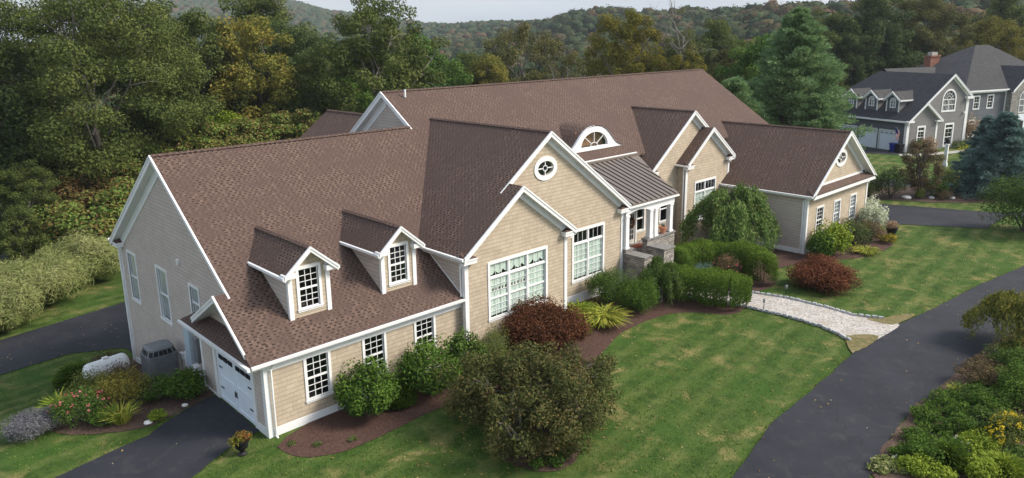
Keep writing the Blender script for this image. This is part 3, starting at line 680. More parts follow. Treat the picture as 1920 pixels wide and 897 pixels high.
# dormers
def dormer(cx):
    d = empty('dormer', (cx, 0, 0), parent=HS)
    hw, y0, zp, sd_ = .857, .95, 6.652, .86
    ez = lambda x: zp - sd_ * abs(x)
    W_, H_ = 1.05, 1.80; z0 = 4.07
    hole = window(d, 'Y', y0, 0, z0, W_, H_)
    wall('dormer_wall', 'Y', y0, [(-hw, fp(y0) - .1), (hw, fp(y0) - .1), (hw, ez(hw) - .12), (0, zp - .12), (-hw, ez(hw) - .12)], [hole], SI, d)
    for s in (-1, 1):
        zt = ez(hw) - .1; yb = (zt - ze) / s_ - oe
        MB().prism([(s * hw, y0 + .02, fp(y0) - .05), (s * hw, yb, zt), (s * hw, y0 + .02, zt)], (-s * .1, 0, 0)).build('dormer_wall', M['siding_side'], d)
        xe = hw + .27; ye = .66
        yr_ = (zp - ze) / s_ - oe; ybk = (ez(xe) - ze) / s_ - oe
        roof('dormer_roof', [(0, ye, zp), (s * xe, ye, ez(xe)), (s * xe, ybk, ez(xe)), (0, yr_, zp)], SH, d, .1)
        rk = rake(d, 'Y', ye, y0, (s * xe, ez(xe)), (0, zp), .2, .0, name='dormer_trim')
        MB().prism([(s * (xe), ye - .04, ez(xe) + .0), (s * xe, ye - .04, ez(xe) - .16), (s * (xe + .07), ye - .04, ez(xe) - .12), (s * (xe + .07), ye - .04, ez(xe) - .02)], (0, ybk - ye, 0)).build('dormer_trim', WH, d)
    boxes('dormer_trim', [(-hw - .03, -hw + .15, y0 - .04, y0, fp(y0 - .05) - .1, ez(hw) - .1), (hw - .15, hw + .03, y0 - .04, y0, fp(y0 - .05) - .1, ez(hw) - .1),
                          (-hw - .03, -hw, y0, y0 + .1, fp(y0) - .03, ez(hw) - .1), (-hw - .27, -hw + .22, ye, y0, ez(hw) - .36, ez(hw) - .17), (hw - .22, hw + .27, ye, y0, ez(hw) - .36, ez(hw) - .17)], WH, d)
    cap(d, (0, ye, zp + .01), (0, (zp - ze) / s_ - oe, zp + .01), SH, name='dormer_roof', w=.26)
dormer(2.525); dormer(6.665)
# twin front gables
gr = lambda x, p=15.42: gl(p) - g * (x - p)
yi = lambda z: (z - ze) / s_ - oe
roof('roof', [(8.94, -.62, gl(8.94)), (12.54, -.62, gl(12.54)), (12.54, .36, gl(12.54)), (15.42, .36, gl(15.42)), (15.42, yi(gl(15.42)), gl(15.42)), (8.94, yi(gl(8.94)), gl(8.94))], SH, HS)
roof('roof', [(12.54, -.62, gl(12.54)), (16.15, -.62, gl(12.54) - g * 3.61), (16.15, .70, gl(12.54) - g * 3.61), (12.54, .70, gl(12.54))], SH, HS)
roof('roof', [(15.42, .36, gl(15.42)), (21.8, .36, gr(21.8)), (21.8, 5.1, gr(21.8)), (19.7, 5.1, gr(19.7)), (15.42, yi(gl(15.42)), gl(15.42))], SH, HS)
cap(HS, (15.42, .38, gl(15.42) + .01), (15.42, yi(gl(15.42)), gl(15.42) + .01), SH, w=.26)
y1 = -.329; y2 = .664
ht = window(HS, 'Y', y1, 12.465, 1.57, 3.87, 2.85, units=3, trans=.62, cols=3, rt_=3, rb=3, curtain='curtain', cas=.13, valance=True)
wall('wall', 'Y', y1, [(9.2, .0), (15.77, .0), (15.77, gl(12.54) - g * 3.23 - .1), (12.54, gl(12.54) - .13), (9.2, gl(9.2) - .1)], [ht], SI, HS)
hdw = window(HS, 'Y', y2, 18.61, 1.48, 2.64, 2.92, units=2, trans=.62, cols=3, rt_=3, rb=3, curtain='curtain', cas=.13)
hov = oval_window(HS, y2, 15.33, 7.95, .8, .6)
wall('wall', 'Y', y2, [(12.6, .0), (21.54, .0), (21.54, gr(21.54) - .1), (15.42, gl(15.42) - .13), (12.6, gl(12.6) - .1)], [hdw, hov], SI, HS)
wall('wall', 'X', 9.2, [(y1 + .141, .0), (2.55, .0), (2.55, gl(9.2) - .1), (y1 + .141, gl(9.2) - .1)], [], M['siding_side'], HS)
wall('wall', 'X', 21.40, [(y2 + .141, .0), (5.3, .0), (5.3, gr(21.54) - .1), (y2 + .141, gr(21.54) - .1)], [], SI, HS)
wall('wall', 'X', 15.63, [(y1 + .141, .0), (y2, .0), (y2, 4.85), (y1 + .141, 4.85)], [], SI, HS)
boxes('corner_board', [(9.17, 9.38, y1 - .04, y1, .0, 4.75), (9.165, 9.2, y1, y1 + .15, .0, 4.75), (15.6, 15.8, y1 - .04, y1, 0, 4.8), (21.36, 21.57, y2 - .04, y2, 0, 4.7)], WH, HS)
boxes('base_trim', [(9.38, 15.6, y1 - .03, y1, .1, .62), (15.8, 21.36, y2 - .03, y2, .1, .85)], WH, HS)
zk = gl(12.54)
rake(HS, 'Y', -.62, y1, (8.94, gl(8.94)), (12.54, zk)); rake(HS, 'Y', -.62, y1, (16.15, zk - g * 3.61), (12.54, zk), .26, .3)
rake(HS, 'Y', .36, y2, (12.0, gl(12.0)), (15.42, gl(15.42))); rake(HS, 'Y', .36, y2, (21.8, gr(21.8)), (15.42, gl(15.42)), .26, .3)
ret(HS, 8.94, -.62, 4.92, .75, .29, 1); ret(HS, 16.15, -.62, 4.92, .75, .29, -1); ret(HS, 21.8, .36, 4.95, .8, .3, -1)
MB().prism([(8.93, -.65, 5.0), (8.81, -.65, 5.0), (8.82, -.65, 4.9), (8.93, -.65, 4.87)], (0, 3.25, 0)).build('gutter', WH, HS)
boxes('fascia', [(8.95, 9.19, -.6, 2.4, 4.76, 4.81)], WH, HS)
MB().tube([(9.0, -.25, 4.8), (9.12, -.12, 4.5), (9.12, -.14, 3.15)], [.04] * 3, 8).build('downspout', WH, HS)
# flashing line along the cheek wall
MB().bar((9.18, -.2, fp(-.2) + .03), (9.18, 2.5, fp(2.5) + .03), .03, .05).build('flashing', WH, HS)
# eyebrow dormer
eb = empty('eyebrow_dormer', (25.3, 6.0, 7.2), parent=HS)
prof = [(-2.9, 0), (-2.55, .07), (-2.2, .22), (-1.95, .42), (-1.75, .62), (-1.45, .92), (-1.1, 1.2), (-.7, 1.4), (-.35, 1.48), (0, 1.5), (.35, 1.48), (.7, 1.4), (1.1, 1.2), (1.45, .92), (1.75, .62), (1.95, .42), (2.2, .22), (2.55, .07), (2.9, 0)]
mb = MB()
for (x0, z0), (x1, z1) in zip(prof[:-1], prof[1:]):
    mb.face([(x0, -.12, z0 + .02), (x1, -.12, z1 + .02), (x1, (z1) / s_ + .35, z1 + .12), (x0, (z0) / s_ + .35, z0 + .12)])
mb.build('eyebrow_roof', SH, eb, fix=False, smooth=True)
mb = MB(); gi = [(1.3 * math.cos(math.pi * i / 24), .22 + .92 * math.sin(math.pi * i / 24)) for i in range(25)]
wallp = [(-2.9, 0), (2.9, 0)] + prof[::-1][1:-1]
tri = tessellate_polygon([[Vector((a, b, 0)) for a, b in wallp], [Vector((a, b, 0)) for a, b in gi]])
fl = wallp + gi
for t in tri: mb.face([(fl[i][0], -.10, fl[i][1] + .0) for i in t])
for L in (gi,):
    for i in range(len(L)): 
        a, b = L[i], L[(i + 1) % len(L)]; mb.face([(a[0], -.1, a[1]), (b[0], -.1, b[1]), (b[0], .1, b[1]), (a[0], .1, a[1])])
for a, b in zip(prof[:-1], prof[1:]): mb.face([(a[0], -.16, a[1] + .05), (b[0], -.16, b[1] + .05), (b[0], -.0, b[1] + .03), (a[0], 0, a[1] + .03)])
for k in range(1, 4):
    th = math.pi * k / 4; mb.bar((.35 * math.cos(th), -.04, .22 + .25 * math.sin(th)), (1.3 * math.cos(th), -.04, .22 + .92 * math.sin(th)), .04, .04, (0, 1, 0))
for i in range(12):
    a, b = math.pi * i / 12, math.pi * (i + 1) / 12
    mb.bar((.35 * math.cos(a), -.04, .22 + .25 * math.sin(a)), (.35 * math.cos(b), -.04, .22 + .25 * math.sin(b)), .04, .04, (0, 1, 0))
ew = mb.build('eyebrow_window', WH, eb, fix=False)
MB().face([(a, -.02, b) for a, b in gi]).build('pane', M['glass'], eb, fix=False)
MB().face([(-1.35, .35, .05), (1.35, .35, .05), (1.35, .35, 1.2), (-1.35, .35, 1.2)]).build('room_backing', M['roof_wood'], eb, fix=False)
# metal porch roof
me_ = lambda y: 5.05 + .333 * (y - .35)
rm = MB().prism([(21.78, .35, me_(.35)), (26.45, .35, me_(.35)), (27.4, 2.9, me_(2.9)), (28.4, 4.6, me_(4.6)), (28.6, 5.05, me_(5.05)), (21.5, 5.05, me_(5.05)), (21.5, .6, me_(.6))], (0, 0, -.08)).build('porch_roof', M['metal'], HS)
sm = MB()
x = 22.0
while x < 27.9:
    ya = .33 if x < 26.4 else .35 + (x - 26.4) / .95 * 2.5
    sm.bar((x, ya, me_(ya) + .02), (x, 5.0, me_(5.0) + .02), .035, .06); x += .46
sm.build('standing_seam', M['metal_dark'], rm)
boxes('ridge_flashing', [(21.6, 28.7, 4.9, 5.2, 6.58, 6.70)], M['metal'], rm); boxes('flashing', [(21.6, 28.7, 5.12, 5.24, 6.70, 6.745)], WH, rm)
# porch beam with arch, columns
ab = [(21.7, 4.55), (21.95, 4.62), (22.2, 4.68), (22.5, 4.72), (22.8, 4.74), (23.1, 4.72), (23.4, 4.68), (23.7, 4.6), (23.9, 4.5)]
MB().prism([(21.62, .5, 4.4), (21.7, .5, 4.4)] + [(x, .5, z - .12) for x, z in ab] + [(24.0, .5, 4.4), (26.3, .5, 4.45), (26.3, .5, 4.98), (21.62, .5, 4.98)], (0, .22, 0)).build('porch_beam', WH, HS)
boxes('porch_beam', [(26.08, 26.3, .72, 2.4, 4.5, 4.95)], WH, HS)
boxes('fascia', [(21.8, 26.5, .3, .5, 4.86, 4.96)], WH, HS)
for x in (21.62, 23.85, 24.35, 25.85):
    mb = MB().box(x, x + .28, .47, .75, 2.72 if x > 23 else 2.5, 4.45); mb.box(x - .03, x + .31, .44, .78, 4.33, 4.42); mb.box(x - .03, x + .31, .44, .78, 2.72 if x > 23 else 2.5, 2.84 if x > 23 else 2.62)
    mb.build('column', WH, HS)
# entry wall, door, window
ew_ = window(HS, 'Y', 2.55, 25.72, 2.35, .95, 1.75, cols=1, rt_=1, rb=1)
wall('wall', 'Y', 2.55, [(21.55, .3), (27.2, .3), (27.2, 5.3), (21.55, 5.3)], [ew_], SI, HS)
wall('wall', 'X', 27.06, [(2.695, .3), (3.9, .3), (3.9, 5.4), (2.695, 5.4)], [], SI, HS)
dmb = MB().box(24.28, 25.12, 2.49, 2.53, 1.8, 3.85); ed = dmb.build('entry_door', M['wood_door'], HS)
boxes('door_frame', [(24.16, 24.27, 2.44, 2.55, 1.8, 3.98), (25.13, 25.24, 2.44, 2.55, 1.8, 3.98), (24.16, 25.24, 2.44, 2.55, 3.98, 4.1), (23.75, 23.82, 2.44, 2.55, 1.8, 3.98)], WH, ed)
db = MB().box(24.42, 24.98, 2.475, 2.492, 2.1, 3.65); db.build('door_glass', M['dark'], ed)
gm = MB()
for k in range(1, 3): gm.box(24.42 + .56 * k / 3 - .012, 24.42 + .56 * k / 3 + .012, 2.465, 2.476, 2.1, 3.65)
for k in range(1, 5): gm.box(24.42, 24.98, 2.467, 2.477, 2.1 + 1.55 * k / 5 - .012, 2.1 + 1.55 * k / 5 + .012)
gm.build('door_muntin', WH, ed)
sk = MB().box(23.85, 24.13, 2.5, 2.54, 1.8, 3.9); sk.build('sidelight', M['glass'], ed)
# porch floor, steps, stone walls
boxes('porch_floor', [(21.55, 26.4, .45, 2.55, 1.6, 1.8)], M['bluestone'], HS)
st = MB()
for k in range(8): st.box(22.3, 23.75, .45 - .28 * (k + 1), .45 - .28 * k, .1, 1.8 - .19 * (k + 1))
st.build('entry_steps', M['bluestone'], HS)
def stonew(b, capx=.05):
    boxes('stone_wall', [b], M['stone'], HS); boxes('stone_cap', [(b[0] - capx, b[1] + capx, b[2] - capx, b[3] + capx, b[5], b[5] + .09)], M['bluestone'], HS)
stonew((21.58, 22.28, -.85, .44, .0, 2.22)); stonew((21.6, 22.2, .45, .8, .0, 2.42))
stonew((23.62, 26.35, .46, .82, .0, 2.62)); stonew((23.62, 24.6, -.72, .45, .0, 2.26)); boxes('stone_wall', [(21.58, 26.35, .83, 2.5, .0, 1.59)], M['stone'], HS)
# third / fourth gable
y3, y4 = 3.912, 3.269; p3, z3, p4, z4 = 33.034, 9.198, 34.411, 7.985; a3, a4 = .739, .741
r3 = lambda x: z3 - a3 * abs(x - p3); r4 = lambda x: z4 - a4 * abs(x - p4)
roof('roof', [(28.26, y3 - .3, r3(28.26)), (p3, y3 - .3, z3), (p3, yi(z3), z3), (28.26, max(yi(r3(28.26)), 4.4), r3(28.26))], SH, HS)
roof('roof', [(p3, y3 - .3, z3), (37.85, y3 - .3, r3(37.85)), (37.85, 4.3, r3(37.85)), (p3, yi(z3), z3)], SH, HS)
roof('roof', [(31.4, y4 - .3, r4(31.4)), (p4, y4 - .3, z4), (p4, y3 + .02, z4), (31.4, y3 + .02, r4(31.4))], SH, HS)
roof('roof', [(p4, y4 - .3, z4), (37.42, y4 - .3, r4(37.42)), (37.42, y3 + .3, r4(37.42)), (p4, y3 + .3, z4)], SH, HS)
cap(HS, (p3, y3 - .28, z3 + .01), (p3, yi(z3), z3 + .01), SH, w=.26)
h4 = window(HS, 'Y', y4, 34.14, 1.5, 2.73, 2.9, units=2, trans=.62, cols=3, curtain='curtain', cas=.13)
h3 = window(HS, 'Y', y3, 30.2, 1.9, 1.1, 1.9, cols=1, rt_=1, rb=1)
wall('wall', 'Y', y3, [(27.2, -.5), (37.3, -.5), (37.3, r3(37.3) - .1), (p3, z3 - .13), (28.5, r3(28.5) - .1), (27.2, r3(28.5) - .1)], [h3], SI, HS)
wall('wall', 'Y', y4, [(31.65, -.5), (37.15, -.5), (37.15, r4(37.15) - .1), (p4, z4 - .13), (31.65, r4(31.65) - .1)], [h4], SI, HS)
wall('wall', 'X', 31.65, [(y4 + .141, -.5), (y3, -.5), (y3, 5.8), (y4 + .141, 5.8)], [], SI, HS)
wall('wall', 'X', 37.01, [(y4 + .141, -.5), (5.4, -.5), (5.4, 5.6), (y4 + .141, 5.6)], [], SI, HS)
wall('wall', 'Y', 5.4, [(37.2, -.5), (46.9, -.5), (46.9, 6.65), (37.2, 6.65)], [], SI, HS)
boxes('corner_board', [(31.61, 31.84, y4 - .04, y4, -.5, 5.65), (36.97, 37.18, y4 - .04, y4, -.5, 5.65)], WH, HS)
MB().tube([(31.55, y4 + .1, 5.6), (31.55, y4 + .1, -.3)], [.045] * 2, 8).build('downspout', WH, HS)
rake(HS, 'Y', y3 - .3, y3, (28.26, r3(28.26)), (p3, z3), .24, .0); rake(HS, 'Y', y3 - .3, y3, (37.85, r3(37.85)), (p3, z3), .26, .3)
rake(HS, 'Y', y4 - .3, y4, (31.4, r4(31.4)), (p4, z4), .24, .0); rake(HS, 'Y', y4 - .3, y4, (37.42, r4(37.42)), (p4, z4), .26, .3)
ret(HS, 28.24, y3 - .3, 5.58, .8, .28, 1); ret(HS, 37.9, y3 - .3, 5.62, .8, .28, -1); ret(HS, 31.4, y4 - .3, 5.68, .8, .28, 1); ret(HS, 37.45, y4 - .3, 5.68, .8, .28, -1)
boxes('gutter', [(28.12, 28.24, y3 - .32, 4.6, 5.52, 5.62), (31.28, 31.4, y4 - .32, y3, 5.62, 5.72)], WH, HS)
# right wing
yw = -3.047; wm, wl, wp = 41.409, 36.437, 7.579; aw = .718; rw = lambda x: wp - aw * abs(x - wm)
roof('roof', [(36.15, yw - .45, rw(36.15)), (wm, yw - .45, wp), (wm, yi(wp), wp), (40.03, 5.1, rw(40.03)), (36.95, 5.1, rw(36.95)), (36.95, 3.35, rw(36.95)), (36.15, 3.35, rw(36.15))], SH, HS)
roof('roof', [(wm, yw - .45, wp), (46.67, yw - .45, rw(46.67)), (46.67, 5.3, rw(46.67)), (wm, yi(wp), wp)], SH, HS)
cap(HS, (wm, yw - .43, wp + .01), (wm, yi(wp), wp + .01), SH, w=.26)
hw_ = [window(HS, 'Y', yw, u, z, 1.15, 1.95, cols=2, rt_=3, rb=3, curtain=c) for u, z, c in ((38.45, .78, None), (41.2, .78, 'sheer'), (43.95, .78, 'sheer'))]
how = oval_window(HS, yw, 41.2, 5.72, .92, .62)
wall('wall', 'Y', yw, [(wl, -.5), (46.38, -.5), (46.38, rw(46.38) - .1), (wm, wp - .13), (wl, rw(wl) - .1)], hw_ + [how], SI, HS)
wall('wall', 'X', wl, [(yw + .141, -.5), (y4, -.5), (y4, 3.85), (yw + .141, 3.85)], [], M['siding_side'], HS)
wall('wall', 'X', 46.24, [(yw + .141, -.5), (5.4, -.5), (5.4, 3.85), (yw + .141, 3.85)], [], SI, HS)
roof('roof', [(36.15, yw - .5, 3.84), (46.67, yw - .5, 3.84), (46.3, yw + .0, 4.14), (36.5, yw + .0, 4.14)], SH, HS, .06)
boxes('gable_band', [(36.15, 46.67, yw - .5, yw - .45, 3.55, 3.82), (36.2, 46.6, yw - .45, yw, 3.56, 3.6), (37.2, 45.6, yw - .03, yw, 4.14, 4.3)], WH, HS)
boxes('corner_board', [(wl - .035, wl + .18, yw - .04, yw, -.4, 3.55), (wl - .035, wl, yw, yw + .18, -.4, 3.7), (46.2, 46.42, yw - .04, yw, -.4, 3.55)], WH, HS)
boxes('base_trim', [(wl - .03, wl, yw + .18, 3.2, -.35, .05), (wl + .18, 46.2, yw - .03, yw, -.35, .05)], WH, HS)
MB().tube([(36.2, yw - .3, 3.7), (36.38, yw + .25, 3.4), (36.38, yw + .25, -.2)], [.045] * 3, 8).build('downspout', WH, HS)
rake(HS, 'Y', yw - .45, yw, (36.15, rw(36.15)), (wm, wp), .26, .0); rake(HS, 'Y', yw - .45, yw, (46.67, rw(46.67)), (wm, wp), .28, .36)
MB().prism([(36.14, yw - .5, 3.8), (36.0, yw - .5, 3.8), (36.02, yw - .5, 3.68), (36.14, yw - .5, 3.65)], (0, 6.8, 0)).build('gutter', WH, HS)
boxes('fascia', [(36.15, wl, yw - .3, 3.2, 3.6, 3.65)], WH, HS)
# main gables (left above garage ridge, right end), rear wing
zlm = lambda y: zm - (s_ * (Ym - y) if y < Ym else sr * (y - Ym))
wall('wall', 'X', 14.0, [(7, 3), (19.8, 3), (19.8, zlm(19.8) - .1), (Ym, zm - .12), (7, zlm(7) - .12)], [], M['siding_side'], HS)
rake(HS, 'X', 13.66, 14.0, (Yr - .2, fp(Yr - .2)), (Ym, zm), .26, .0); rake(HS, 'X', 13.66, 14.0, (20, zlm(20)), (Ym, zm), .34, .5)
MB().prism([(46.9, 5.4, -.5), (46.9, 19.8, -.5), (46.9, 19.8, zlm(19.8) - .1), (46.9, Ym, zm - .12), (46.9, 5.4, fp(5.4) - .1)], (-.15, 0, 0)).build('wall', SI, HS)
boxes('wall', [(.4, 46.9, 17.0, 17.15, -3, 4.3)], SI, HS)
roof('roof', [(15.7, 12, 9.5), (15.7, 21.8, 9.5), (11.4, 21.8, 9.5 - .75 * 4.3), (11.4, 12, 9.5 - .75 * 4.3)], SH, HS)
roof('roof', [(15.7, 21.8, 9.5), (15.7, 12, 9.5), (20, 12, 6.3), (20, 21.8, 6.3)], SH, HS)
wall('wall', 'Y', 21.3, [(11.8, -3), (19.6, -3), (19.6, 6.4), (15.7, 9.3), (11.8, 6.4)], [], SI, HS)
wall('wall', 'X', 11.8, [(17.15, -3), (21.2, -3), (21.2, 6.4), (17.15, 6.4)], [], SI, HS)
cap(HS, (15.7, 13, 9.51), (15.7, 21.8, 9.51), SH, w=.26)
MB().tube([(14.9, Ym - .6, 10.9), (14.9, Ym - .6, 11.35)], [.06, .06], 8).build('vent_pipe', M['white'], HS)
#PART2
# ------------------------------------------------------------------ NEIGHBOUR HOUSE (local frame: x along the gable front, y back)
NB = empty('gray_house', (86.4, 7.67, -.27), R(-19.12))
tag(NB, 'gray clapboard house with dark roofs, three blue-white garage doors and stone entry gable', 'house')
HP = coursed('sheen_gray_shingles', .33, .15, (.062, .062, .064), (.036, .036, .038), .6, .4, .85, tint=(.045, .045, .047))  # dark shingle made greyer; sheen of the front hip slope put into colour
GS, BS, DS, GY = M['gray_siding'], M['blue_siding'], M['dark_shingle'], M['gray_shingle']
he, sn = 3.94, .728; zp = he + sn * 7.32
nl = lambda x: he + sn * (x - 0)
roof('roof', [(-.3, -.35, nl(-.3)), (2.82, -.35, nl(2.82)), (2.82, -.3, nl(2.82)), (7.32, -.3, zp), (7.32, 10.6, zp), (4.4, 12.6, nl(4.4)), (-.3, 12.6, nl(-.3))], DS, NB)
roof('roof', [(7.32, -.3, zp), (11.1, -.3, zp - sn * 3.78), (11.1, 12, zp - sn * 3.78), (7.32, 10.6, zp)], DS, NB)
roof('roof', [(2.82, -.35, nl(2.82)), (5.95, -.35, nl(2.82) - sn * 3.13), (5.95, .05, nl(2.82) - sn * 3.13), (2.82, .05, nl(2.82))], DS, NB)
hx = []
nbw = [(1.85 + .75, .75, 1.5, 2.35), (7.75, .15, 1.75, 3.0)]
for u, z, w_, h_ in nbw: hx.append(window(NB, 'Y', 0, u, z, w_, h_, trans=.42, cols=2, rt_=2, rb=2, cas=.2))
# arched window
aw_ = MB(); acx, az0, ahw, arh = 7.15, 4.72, 1.35, 1.45
def arch(cx, z0, hw, hr, n=16): return [(cx - hw, z0), (cx + hw, z0)] + [(cx + hw * math.cos(math.pi * i / n), z0 + hr + hw * math.sin(math.pi * i / n)) for i in range(n + 1)]
def arch_window(parent, plane, c, u, z, hw, hr, cas=.2, cols=4, rows=2, fan=5, recess=True):
    o_ = arch(0, 0, hw, hr); i_ = [(max(-hw + cas, min(hw - cas, x * (hw - cas) / hw)), y) for x, y in o_]
    inn = arch(0, cas, hw - cas, hr - cas); mb = MB()
    for k in range(len(o_)):
        j = (k + 1) % len(o_); a, b, c_, d_ = o_[k], o_[j], inn[j], inn[k]
        mb.face([(a[0], -.05, a[1]), (b[0], -.05, b[1]), (c_[0], -.05, c_[1]), (d_[0], -.05, d_[1])])
        mb.face([(a[0], -.05, a[1]), (b[0], -.05, b[1]), (b[0], .02, b[1]), (a[0], .02, a[1])]); mb.face([(d_[0], -.05, d_[1]), (c_[0], -.05, c_[1]), (c_[0], .1, c_[1]), (d_[0], .1, d_[1])])
    w = hw - cas
    mb.box(-w, w, 0, .06, hr - .05, hr + .05); mb.box(-.06, .06, 0, .06, cas, hr); mb.box(-w, w, .0, .06, (cas + hr) / 2 - .04, (cas + hr) / 2 + .04)
    for k in range(1, cols * 2):
        x = -w + 2 * w * k / (cols * 2)
        mb.box(x - .018, x + .018, .01, .05, cas, hr)
    for k in range(1, fan + 1):
        t = math.pi * k / (fan + 1); mb.bar((w * .3 * math.cos(t), .03, hr + w * .3 * math.sin(t)), (w * math.cos(t), .03, hr + w * math.sin(t)), .035, .04, (0, 1, 0))
    for k in range(10):
        t0, t1 = math.pi * k / 10, math.pi * (k + 1) / 10
        for q in (.35, .68): mb.bar((w * q * math.cos(t0), .03, hr + w * q * math.sin(t0)), (w * q * math.cos(t1), .03, hr + w * q * math.sin(t1)), .035, .04, (0, 1, 0))
    o = mb.build('arched_window', M['white'], parent); place(o, plane, c, u, z)
    MB().face([(x, .07, y) for x, y in inn]).build('pane', M['glass'], o, fix=False)
    MB().face([(x * 1.02, .4, y) for x, y in arch(0, cas - .02, w, hr - cas + .02)]).build('room_backing', M['dark'], o, fix=False)  # near-black sheet painted for the dark room behind
    return [(x + u, y + z) for x, y in inn]
hx.append(arch_window(NB, 'Y', 0, 7.15, 4.6, 1.3, 1.55))
wall('wall', 'Y', 0, [(0, -.4), (10.9, -.4), (10.9, zp - sn * 3.58 - .1), (7.32, zp - .13), (0, he - .1)], hx, GS, NB)
MB().box(7.6, 7.9, -.01, .0, 0, .01)
dh = []
for k, (a, b) in enumerate(((1.11, 3.78), (4.19, 6.85), (7.27, 9.93))):
    dh.append(rect(a, b, -.3, 2.41))
wall('wall', 'X', 0, [(.141, -.4), (12.2, -.4), (12.2, he - .1), (.141, he - .1)], dh, BS, NB)
for a, b in ((1.11, 3.78), (4.19, 6.85), (7.27, 9.93)):
    o = boxes('garage_door_frame', [(-.04, .0, a - .1, a, -.1, 2.52), (-.04, 0, b, b + .1, -.1, 2.52), (-.04, 0, a, b, 2.41, 2.55)], WH, NB)
    dd = MB().box(.06, .1, a, b, -.05, 2.41)
    for k in range(4):
        for j in range(4):
            w0 = (b - a) / 4; dd.box(.045, .061, a + j * w0 + .08, a + (j + 1) * w0 - .08, .06 + k * .6, .52 + k * .6)
    do_ = dd.build('garage_door', M['blue_white'], NB)
    sw = MB()
    for j in range(4):
        y0_ = a + (b - a) * (j + .5) / 4
        for q in range(5): sw.box(.035, .044, y0_ - .24 + q * .1, y0_ - .17 + q * .1, 2.03 - .0 + (.13 if q in (1, 2, 3) else .05) - .1, 2.1 + (.14 if q == 2 else .08 if q in (1, 3) else 0) - .02)
    sw.build('door_light', M['dark'], do_)
rake(NB, 'Y', -.35, 0, (-.3, nl(-.3)), (2.82, nl(2.82)), .3, 0); rake(NB, 'Y', -.35, 0, (5.95, nl(2.82) - sn * 3.13), (2.82, nl(2.82)), .3, 0)
rake(NB, 'Y', -.3, 0, (2.6, nl(2.6)), (7.32, zp), .3, 0); rake(NB, 'Y', -.3, 0, (11.1, zp - sn * 3.78), (7.32, zp), .3, .2)
boxes('corner_board', [(-.04, .38, -.05, 0, -.3, he - .3), (-.05, 0, 0, .3, -.3, he - .3), (5.2, 5.5, -.05, 0, -.3, 3.6), (10.45, 10.95, -.05, 0, -.3, 6.2)], WH, NB)
boxes('eave_return', [(-.3, .8, -.38, 0, 3.62, 3.86), (4.9, 6.05, -.38, 0, 3.5, 3.7), (10.1, 11.3, -.38, 0, 6.1, 6.4)], WH, NB)
boxes('gutter', [(-.42, -.28, -.3, 12.3, 3.6, 3.8)], WH, NB)
for v0 in (3.1, 6.25, 9.4):
    dm = empty('dormer', (0, 0, 0), parent=NB)
    zpk, hw, u0 = 7.2, .95, 1.05
    dm.location = (u0, v0, 0)
    zb0 = nl(u0); ez = zpk - .85 * 1.2
    ah = arch_window(dm, 'X', 0, 0, zb0 + .45, .42, .85, cas=.13, cols=1, fan=2)
    wall('dormer_wall', 'X', 0, [(-hw, zb0 - .2), (hw, zb0 - .2), (hw, ez + .15), (0, zpk - .12), (-hw, ez + .15)], [ah], BS, dm)
    for s in (-1, 1):
        MB().prism([(.02, s * hw, zb0 - .1), ((ez - he) / sn - u0, s * hw, ez), (.02, s * hw, ez + .1)], (0, -s * .1, 0)).build('dormer_wall', GS, dm)
        roof('dormer_roof', [(-.3, 0, zpk), (-.3, s * 1.2, ez), ((ez - he) / sn - u0 + .2, s * 1.2, ez), ((zpk - he) / sn - u0, 0, zpk)], GY, dm)
        rake(dm, 'X', -.3, 0, (s * 1.2, ez), (0, zpk), .26, 0, name='dormer_trim')
        boxes('dormer_trim', [(-.04, 0, min(s * hw, s * (hw - .15)), max(s * hw, s * (hw - .15)), zb0 - .15, ez), (-.3, 2.4, min(s * 1.2, s * 1.28), max(s * 1.2, s * 1.28), ez - .16, ez + .02)], WH, dm)
# main block
mh = 6.75
hm = [window(NB, 'Y', 2, u, z, w_, h_, cols=2, rt_=2, rb=2, cas=.14, trans=t) for u, z, w_, h_, t in ((15.5, 4.25, 1.3, 1.85, 0), (18.3, 4.25, 1.35, 1.9, 0), (15.1, .55, 1.35, 2.4, .4), (18.1, .55, 1.35, 2.4, .4))]
wall('wall', 'Y', 2, [(11, -.4), (21.5, -.4), (21.5, mh), (11, mh)], hm, BS, NB)
wall('wall', 'X', 12.9, [(2.15, -.4), (16, -.4), (16, mh), (2.15, mh)], [], BS, NB)
boxes('corner_board', [(12.85, 13.5, 1.94, 2, -.3, mh - .1), (21.3, 21.5, 1.94, 2, -.3, mh)], WH, NB); boxes('gutter', [(12.5, 22.6, 1.55, 1.7, mh - .12, mh + .05)], WH, NB); boxes('fascia', [(12.6, 22.5, 1.7, 2, mh - .3, mh - .12)], WH, NB)
hk = [(12.5, 1.7, mh), (36, 1.7, mh), (36, 17, mh), (12.5, 17, mh)]; tA, tB = (24.6, 9.2, 12.45), (27.6, 9.2, 12.45)
roof('roof', [hk[0], hk[1], tB, tA], HP, NB); roof('roof', [hk[3], hk[0], tA], DS, NB); roof('roof', [hk[1], hk[2], tB], DS, NB); roof('roof', [hk[2], hk[3], tA, tB], DS, NB)
roof('roof', [(8, 10.5, 9.55), (18.5, 10.5, 9.55), (18.5, 7, 7.3), (8, 7, 7.3)], GY, NB); roof('roof', [(8, 10.5, 9.55), (18.5, 10.5, 9.55), (18.5, 14, 7.3), (8, 14, 7.3)], GY, NB)
ch = boxes('chimney', [(17.9, 19.8, 11.0, 12.0, 7, 10.9), (17.8, 19.9, 10.9, 12.1, 10.9, 11.1)], M['brick'], NB); boxes('chimney_pot', [(18.2, 19.4, 11.1, 11.8, 11.1, 11.55)], M['concrete'], ch)
